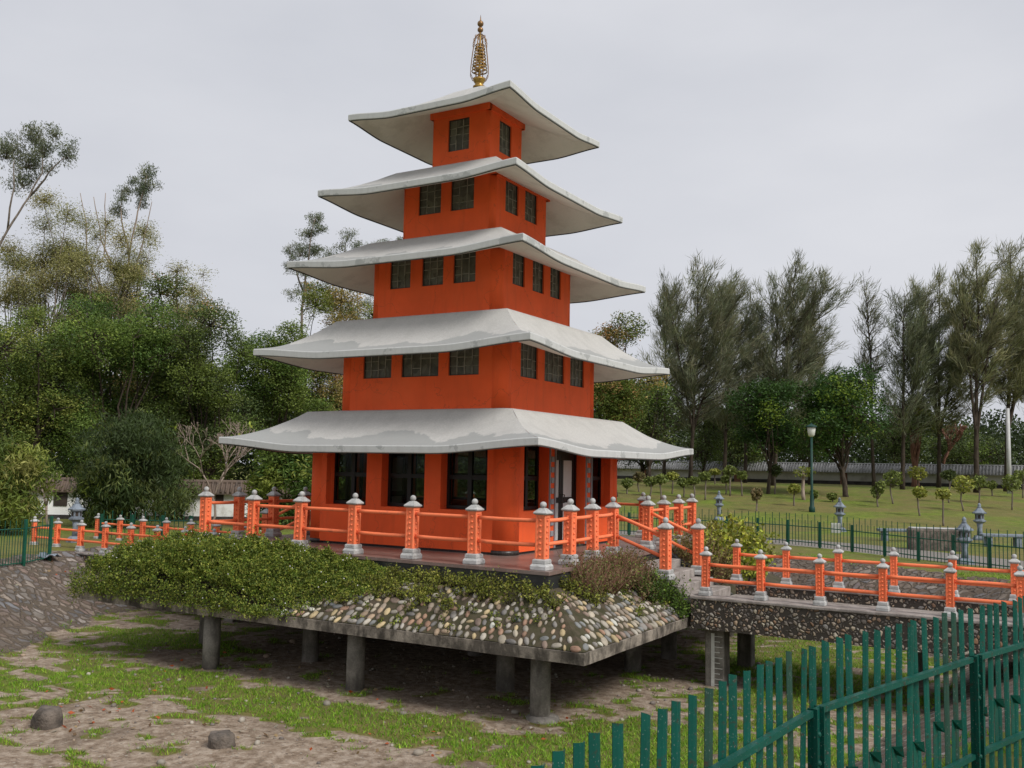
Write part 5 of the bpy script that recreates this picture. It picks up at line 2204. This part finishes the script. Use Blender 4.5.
TY = [(.36, .37, .08), (.28, .31, .065), (.21, .24, .05), (.42, .40, .11)]
TG = [(.17, .21, .06), (.22, .26, .07), (.13, .165, .046)]
TB = [(.22, .165, .09), (.18, .155, .075), (.26, .19, .10), (.15, .14, .06)]
TD = [(.075, .10, .035), (.10, .125, .04), (.06, .085, .028)]
TOP = [  # px, base y, crown top, crown bottom, half width px, colours, label, lumps
    (878, 507, 480, 498, 6, TG, 'two tiered clipped tree in front of the low dark bush', 2),
    (893, 504, 470, 487, 9, TG, 'pale round clipped tree just right of the low dark bush', 1),
    (918, 489, 466, 480, 9.5, TY, 'yellowish clipped tree standing before the forked tree trunk', 1),
    (920, 516, 487, 497.5, 7, TY, 'small clipped tree on a thin stem left of the nearest long stemmed one', 1),
    (943.5, 526, 489, 499, 7, TY, 'nearest clipped tree on a long thin stem just above the dark stone block', 1),
    (949, 503, 470, 480, 7, TD, 'dark flat topped clipped tree under the leafless reddish tree', 1),
    (963.5, 511, 476, 493, 10.5, TY, 'largest bright yellow green clipped tree on the right lawn', 1),
    (979, 503, 475, 490, 8, TG, 'round green clipped tree just right of the largest bright one', 1),
    (992, 496, 481, 489, 4.5, TG, 'tiny clipped tree far back between two larger ones near the right edge', 1),
    (1012, 510, 475, 491, 9, TG, 'clipped tree with leggy stems near the right picture edge', 1),
    (1023, 498, 470, 482, 8, TG, 'clipped tree cut by the right picture edge', 1),
    (1006, 488, 466, 473, 7, TD, 'flat dark clipped tree at the foot of the tall right hand trunk', 1),
    (756.5, 511, 488, 500, 5.5, TB, 'brown tinged clipped tree standing alone left of the street lamp', 1),
    (742, 496, 471, 479, 5, TG, 'thin clipped tree behind the brown tinged one', 1),
    (726, 494, 475, 483, 5.5, TG, 'clipped tree at the foot of the slender trunks left of the lamp', 1),
    (715, 484, 469, 475, 6, TY, 'pale clipped tree far back by the boundary wall', 1),
    (730, 496, 466, 476, 6, TG, 'taller clipped tree next to the thin dark trunks', 1),
    (705, 500, 472, 480, 6, TG, 'clipped tree above the right end of the deck railing', 1),
    (694, 501, 477, 484, 5.5, TG, 'clipped tree directly behind the last deck railing post', 1),
    (683.5, 497, 478, 487, 5.5, TG, 'clipped tree second from the last deck railing post', 1),
    (672, 494, 472, 480, 6, TY, 'yellowish clipped tree above the far deck railing', 1),
    (661, 500, 474, 484, 6, TG, 'broad clipped tree above the middle of the far deck railing', 1),
    (650, 496, 477, 486, 6.5, TG, 'clipped tree close behind the two far railing posts by the steps', 1),
    (639, 492, 472, 482, 6, TB, 'brown clipped tree nearest the pagoda', 1),
    (627, 494, 478, 488, 5, TG, 'green clipped tree touching the pagoda corner', 1),
    (794, 506, 484, 494, 6, TY, 'yellowish clipped tree left of the pale trunked one', 1),
    (775, 494, 464, 476, 7, TD, 'dark spreading clipped tree before the boundary wall', 1),
    (814, 511, 490, 498, 4, TG, 'small bush on a stem growing at the lamp pole', 1),
    (832, 502, 493, 499.5, 4.5, TG, 'low dull shrub left of the shade tree trunk', 1),
]
for i, (px, by, ct, cbm, hw, cols, lb, lumps) in enumerate(TOP):
    q = ground_at(px, by)
    dep = view_depth(q.x, q.y)
    zc0, zc1 = top_z(px, cbm, dep) - q.z, top_z(px, ct, dep) - q.z
    standard(q.x, q.y, q.z, zc1, hw * dep / FPX, max(.15, (zc1 - zc0) / 2), 200 + i, cols, lb, (zc0 + zc1) / 2, lumps=lumps)
q = ground_at(804, 500)
dep = view_depth(q.x, q.y)
standard(q.x, q.y, q.z, 2, 10 * dep / FPX, .35, 260, [(.25, .27, .06), (.2, .22, .05), (.15, .18, .04)], 'pale trunked tree with thin yellow green leaves beside the street lamp', top_z(804, 472, dep) - q.z, True, 170)
q = ground_at(869, 485)
dep = view_depth(q.x, q.y)
bush('clipped_bush', 'low dark clipped bush in front of the boundary wall', 869, 470, dep, 13, 2600, 97, TD, .2, .5, .2, 8)
# ------------------------------------------------------------------ planting on the apron
def apron_frame(s, u, v):
    c = apron(s, u, v)
    du = (apron(s, u + .01, v) - apron(s, u - .01, v)).normalized()
    dv = (apron(s, u, v + .02) - apron(s, u, v - .02)).normalized()
    n = du.cross(dv)
    if n.z < 0: n = -n
    return c, du, dv, n.normalized()


def hedge():
    root = empty('hedge', (0, 0, 0), 0, 'thick clipped green hedge with tiny white flowers covering the left front apron', 'hedge')
    rng = np.random.default_rng(301)
    prng = random.Random(301)
    pos, nrm, tone = [], [], []
    N = 95000
    fl = []
    while len(pos) < N:
        u = prng.uniform(-.018, .72)
        v = prng.uniform(-.02, 1.03)
        edge = .60 - .17 * smooth(.25, 1.0, v) + .06 * mnoise.noise(Vector((v * 4, 2, 3)))
        T = .60 * (1 - .45 * smooth(.30, edge + .08, u)) * (1 - .75 * smooth(edge - .08, edge + .10, u))
        if u > edge and prng.random() < smooth(edge - .02, edge + .10, u): continue
        T = T * .80 + (.28 * smooth(.1, .85, v)) * (1 - smooth(.22, .46, u))
        c, du, dv, n = apron_frame(3, min(.99, max(.011, u)), v)
        c = c + du * (u - min(.99, max(.011, u))) * 11
        lump = 1 + .26 * mnoise.noise(c * 1.5) + .42 * mnoise.noise(c * 3.6) + .22 * mnoise.noise(c * 8)
        prof = (1 - .25 * smooth(.6, 1.05, v)) * (.72 + .28 * smooth(-.02, .08, u + .02))
        prof *= .8 + .2 * smooth(-.02, .1, v)
        up = (n * .75 + Vector((0, 0, .45))).normalized()
        f = 1 - abs(prng.gauss(0, .22)) if u > 0.0 else prng.uniform(0, 1)
        if prng.random() < .09 and mnoise.noise(c * 9) > .1: f = prng.uniform(1.0, 1.28)
        hgt = T * prof * lump * f
        p = c + up * hgt
        if v > .93: p = p + dv * prng.uniform(0, .16) + Vector((0, 0, -prng.uniform(0, 1.0) * max(.3, hgt * .95) * (1 - smooth(.35, .5, u))))
        pos.append(p)
        nrm.append(up)
        cl = mnoise.noise(p * 5.5)
        tone.append(math.exp(.55 * cl + prng.gauss(0, .18)))
        if prng.random() < .0028 and f > .93: fl.append(p + up * .02)
    pos, nrm = np.array(pos), np.array(nrm)
    ax = rng.normal(0, 1, (N, 3)) + nrm * .5
    cols = [(.15, .20, .028), (.105, .155, .024), (.205, .24, .038), (.08, .125, .020), (.27, .285, .055)]
    col = np.array(cols)[rng.integers(0, 5, N)] * np.array(tone)[:, None]
    leaves('foliage', pos, ax, rng.uniform(.035, .065, N), rng.uniform(.02, .034, N), np.clip(col, .004, .6), MAT['leaf'], root, rng)
    m = MB()
    for _ in range(700):
        u, v = prng.uniform(0.01, .6), prng.uniform(.02, .98)
        c, du, dv, n = apron_frame(3, u, v)
        e = c + (n + Vector((prng.gauss(0, .5), prng.gauss(0, .5), .5))).normalized() * prng.uniform(.15, .45) * (1 - .7 * smooth(.3, .6, u))
        m.tube([c, c.lerp(e, .5) + Vector((prng.gauss(0, .02), prng.gauss(0, .02), 0)), e], [.009, .006, .003], 4)
    tag(m.build('twigs', MAT['bark'], root), kind='stuff')
    m = MB()
    for p in fl: m.ball(p, .013, n=6, m=4)
    tag(m.build('blossoms', MAT['white_panel'], root), kind='stuff')


hedge()


def scrub(name, label, areas, seed, cols, twig, leaf_n, twig_n, ln=(.035, .06), hgt=(.12, .34), bark='bark', cat='shrub', density=None):
    """areas: (side, u0, u1, v0, v1, count)"""
    root = empty(name, (0, 0, 0), 0, label, cat)
    rng = np.random.default_rng(seed)
    prng = random.Random(seed)
    m = MB()
    P_, T_ = [], []
    for (s, u0, u1, v0, v1, cnt) in areas:
        for _ in range(cnt):
            u = prng.uniform(u0, u1)
            v = v0 + (v1 - v0) * prng.random() ** 1.5
            if density and mnoise.noise(Vector((u * 14, v * 4, seed))) < density: continue
            c, du, dv, n = apron_frame(s, min(.985, max(.015, u)), v)
            tone = math.exp(prng.gauss(0, .25))
            k = prng.uniform(.6, 1.2)
            for _ in range(twig_n):
                d = (n * .6 + Vector((prng.gauss(0, .55), prng.gauss(0, .55), .6))).normalized()
                L = prng.uniform(*hgt) * k
                e = c + d * L
                mid = c.lerp(e, .55) + Vector((prng.gauss(0, .03), prng.gauss(0, .03), prng.gauss(0, .02)))
                m.tube([c, mid, e], [twig, twig * .7, twig * .3], 4)
                for _ in range(leaf_n):
                    t = prng.uniform(.3, 1.05)
                    q = (c.lerp(mid, t / .55) if t < .55 else mid.lerp(e, (t - .55) / .45)) + Vector((prng.gauss(0, .035), prng.gauss(0, .035), prng.gauss(0, .03)))
                    P_.append(q)
                    T_.append(tone)
    tag(m.build('twigs', MAT[bark], root), kind='stuff')
    if P_:
        P_ = np.array(P_)
        n = len(P_)
        col = np.array(cols)[rng.integers(0, len(cols), n)] * np.array(T_)[:, None] * np.exp(rng.normal(0, .15, (n, 1)))
        leaves('foliage', P_, rng.normal(0, 1, (n, 3)), rng.uniform(ln[0], ln[1], n), rng.uniform(ln[0] * .55, ln[1] * .6, n), np.clip(col, .004, .6), MAT['leaf'], root, rng)
    return root


SC_COL = [(.20, .215, .035), (.155, .18, .03), (.26, .25, .05), (.115, .135, .027)]
scrub('scrub', 'sparse yellowish green scrub over the pebbles below the near deck corner', [(3, .50, .995, .04, .42, 165), (3, .50, .8, .3, .75, 60), (0, .005, .16, .0, .5, 50)], 311, SC_COL, .0045, 9, 6, hgt=(.10, .30), density=-.25)
scrub('dry_scrub', 'dry reddish brown twiggy scrub beside the right steps', [(0, .10, .395, -.02, .40, 260), (0, .29, .362, .1, .62, 70)], 312, [(.20, .155, .075), (.15, .15, .05), (.14, .17, .04)], .0055, 4, 9, hgt=(.2, .62), bark='bark_red')
scrub('low_weeds', 'low green weeds growing between the pebbles at the right end of the apron', [(0, .22, .42, .15, .95, 100), (3, .6, .98, .5, .98, 40)], 313, SC_COL[:2] + [(.09, .14, .02)], .003, 6, 4, hgt=(.05, .14), density=-.1)
scrub('creeper', 'green creeper covering the apron end beside the bridge pier', [(0, .345, .40, .55, 1.02, 60), (0, .30, .366, .02, .70, 90)], 314, [(.11, .19, .028), (.15, .23, .036), (.07, .13, .022), (.055, .10, .02)], .004, 13, 6, hgt=(.12, .48))
scrub('yellow_shrub', 'yellow green rounded shrub behind the right footbridge railing', [(0, .74, .93, .30, .85, 60)], 315, [(.34, .36, .045), (.28, .32, .04), (.40, .38, .08), (.19, .23, .035)], .007, 26, 9, ln=(.08, .14), hgt=(.45, 1.15), bark='bark_grey')
scrub('dry_shrub', 'thin brownish shrub between the right steps and the yellow shrub', [(0, .60, .78, .15, .8, 40)], 316, [(.20, .175, .07), (.24, .22, .08), (.15, .13, .055)], .006, 11, 9, ln=(.05, .08), hgt=(.45, 1.05), bark='bark_red')
# ------------------------------------------------------------------ camera, sky, light
cd = D.cameras.new('camera')
cam = D.objects.new('camera', cd)
COL.objects.link(cam)
cd.sensor_width = 36
cd.lens = FPX / 1024 * 36
cd.clip_start = .05
cd.clip_end = 3000
M = Matrix((_r, _u, -_f)).transposed().to_4x4()
M.translation = CAM
cam.matrix_world = M
SC.camera = cam

SUN_EL, SUN_AZ = R(44), R(104)          # azimuth measured from +y towards +x
w = D.worlds.new('World')
SC.world = w
w.use_nodes = True
nt = w.node_tree
nt.nodes.clear()
out = nt.nodes.new('ShaderNodeOutputWorld')
bg = nt.nodes.new('ShaderNodeBackground')
sky = nt.nodes.new('ShaderNodeTexSky')
sky.sky_type = 'NISHITA'
sky.sun_disc = False
sky.sun_elevation = SUN_EL
sky.sun_rotation = SUN_AZ
sky.dust_density = 5
sky.air_density = 1
hs = nt.nodes.new('ShaderNodeHueSaturation')
hs.inputs['Saturation'].default_value = .25
nt.links.new(sky.outputs[0], hs.inputs['Color'])
tc = nt.nodes.new('ShaderNodeTexCoord')
mp = nt.nodes.new('ShaderNodeMapping')
mp.inputs['Scale'].default_value = (1, 1, 2.6)
nt.links.new(tc.outputs['Generated'], mp.inputs['Vector'])
nz = nt.nodes.new('ShaderNodeTexNoise')
nz.inputs['Scale'].default_value = 1.6
nz.inputs['Detail'].default_value = 6
nz.inputs['Roughness'].default_value = .5
nt.links.new(mp.outputs[0], nz.inputs['Vector'])
cr = nt.nodes.new('ShaderNodeValToRGB')
cr.color_ramp.elements[0].position = .30
cr.color_ramp.elements[0].color = (.54, .56, .62, 1)
cr.color_ramp.elements[1].position = .72
cr.color_ramp.elements[1].color = (.71, .72, .765, 1)
nt.links.new(nz.outputs['Fac'], cr.inputs['Fac'])
sc10 = nt.nodes.new('ShaderNodeVectorMath')
sc10.operation = 'SCALE'
sc10.inputs['Scale'].default_value = 10.0
nt.links.new(cr.outputs[0], sc10.inputs[0])
mx = nt.nodes.new('ShaderNodeMix')
mx.data_type = 'RGBA'
mx.inputs[0].default_value = .12
nt.links.new(sc10.outputs[0], mx.inputs[6])
nt.links.new(hs.outputs[0], mx.inputs[7])
nt.links.new(mx.outputs[2], bg.inputs['Color'])
bg.inputs['Strength'].default_value = .0585
nt.links.new(bg.outputs[0], out.inputs['Surface'])

sd = D.lights.new('sun', 'SUN')
sd.energy = 1.5
sd.angle = R(20)
sd.color = (1.0, .965, .91)
sun = D.objects.new('sun', sd)
COL.objects.link(sun)
dirv = Vector((math.sin(SUN_AZ) * math.cos(SUN_EL), math.cos(SUN_AZ) * math.cos(SUN_EL), math.sin(SUN_EL)))
sun.rotation_euler = dirv.to_track_quat('Z', 'Y').to_euler()

SC.view_settings.view_transform = 'Standard'
SC.view_settings.look = 'None'
SC.view_settings.exposure = 0.9
SC.view_settings.gamma = 1.0
SC.view_settings.use_curve_mapping = False
SC.render.engine = 'CYCLES'
SC.cycles.max_bounces = 7
SC.cycles.diffuse_bounces = 3
SC.cycles.transparent_max_bounces = 12
SC.cycles.use_denoising = True
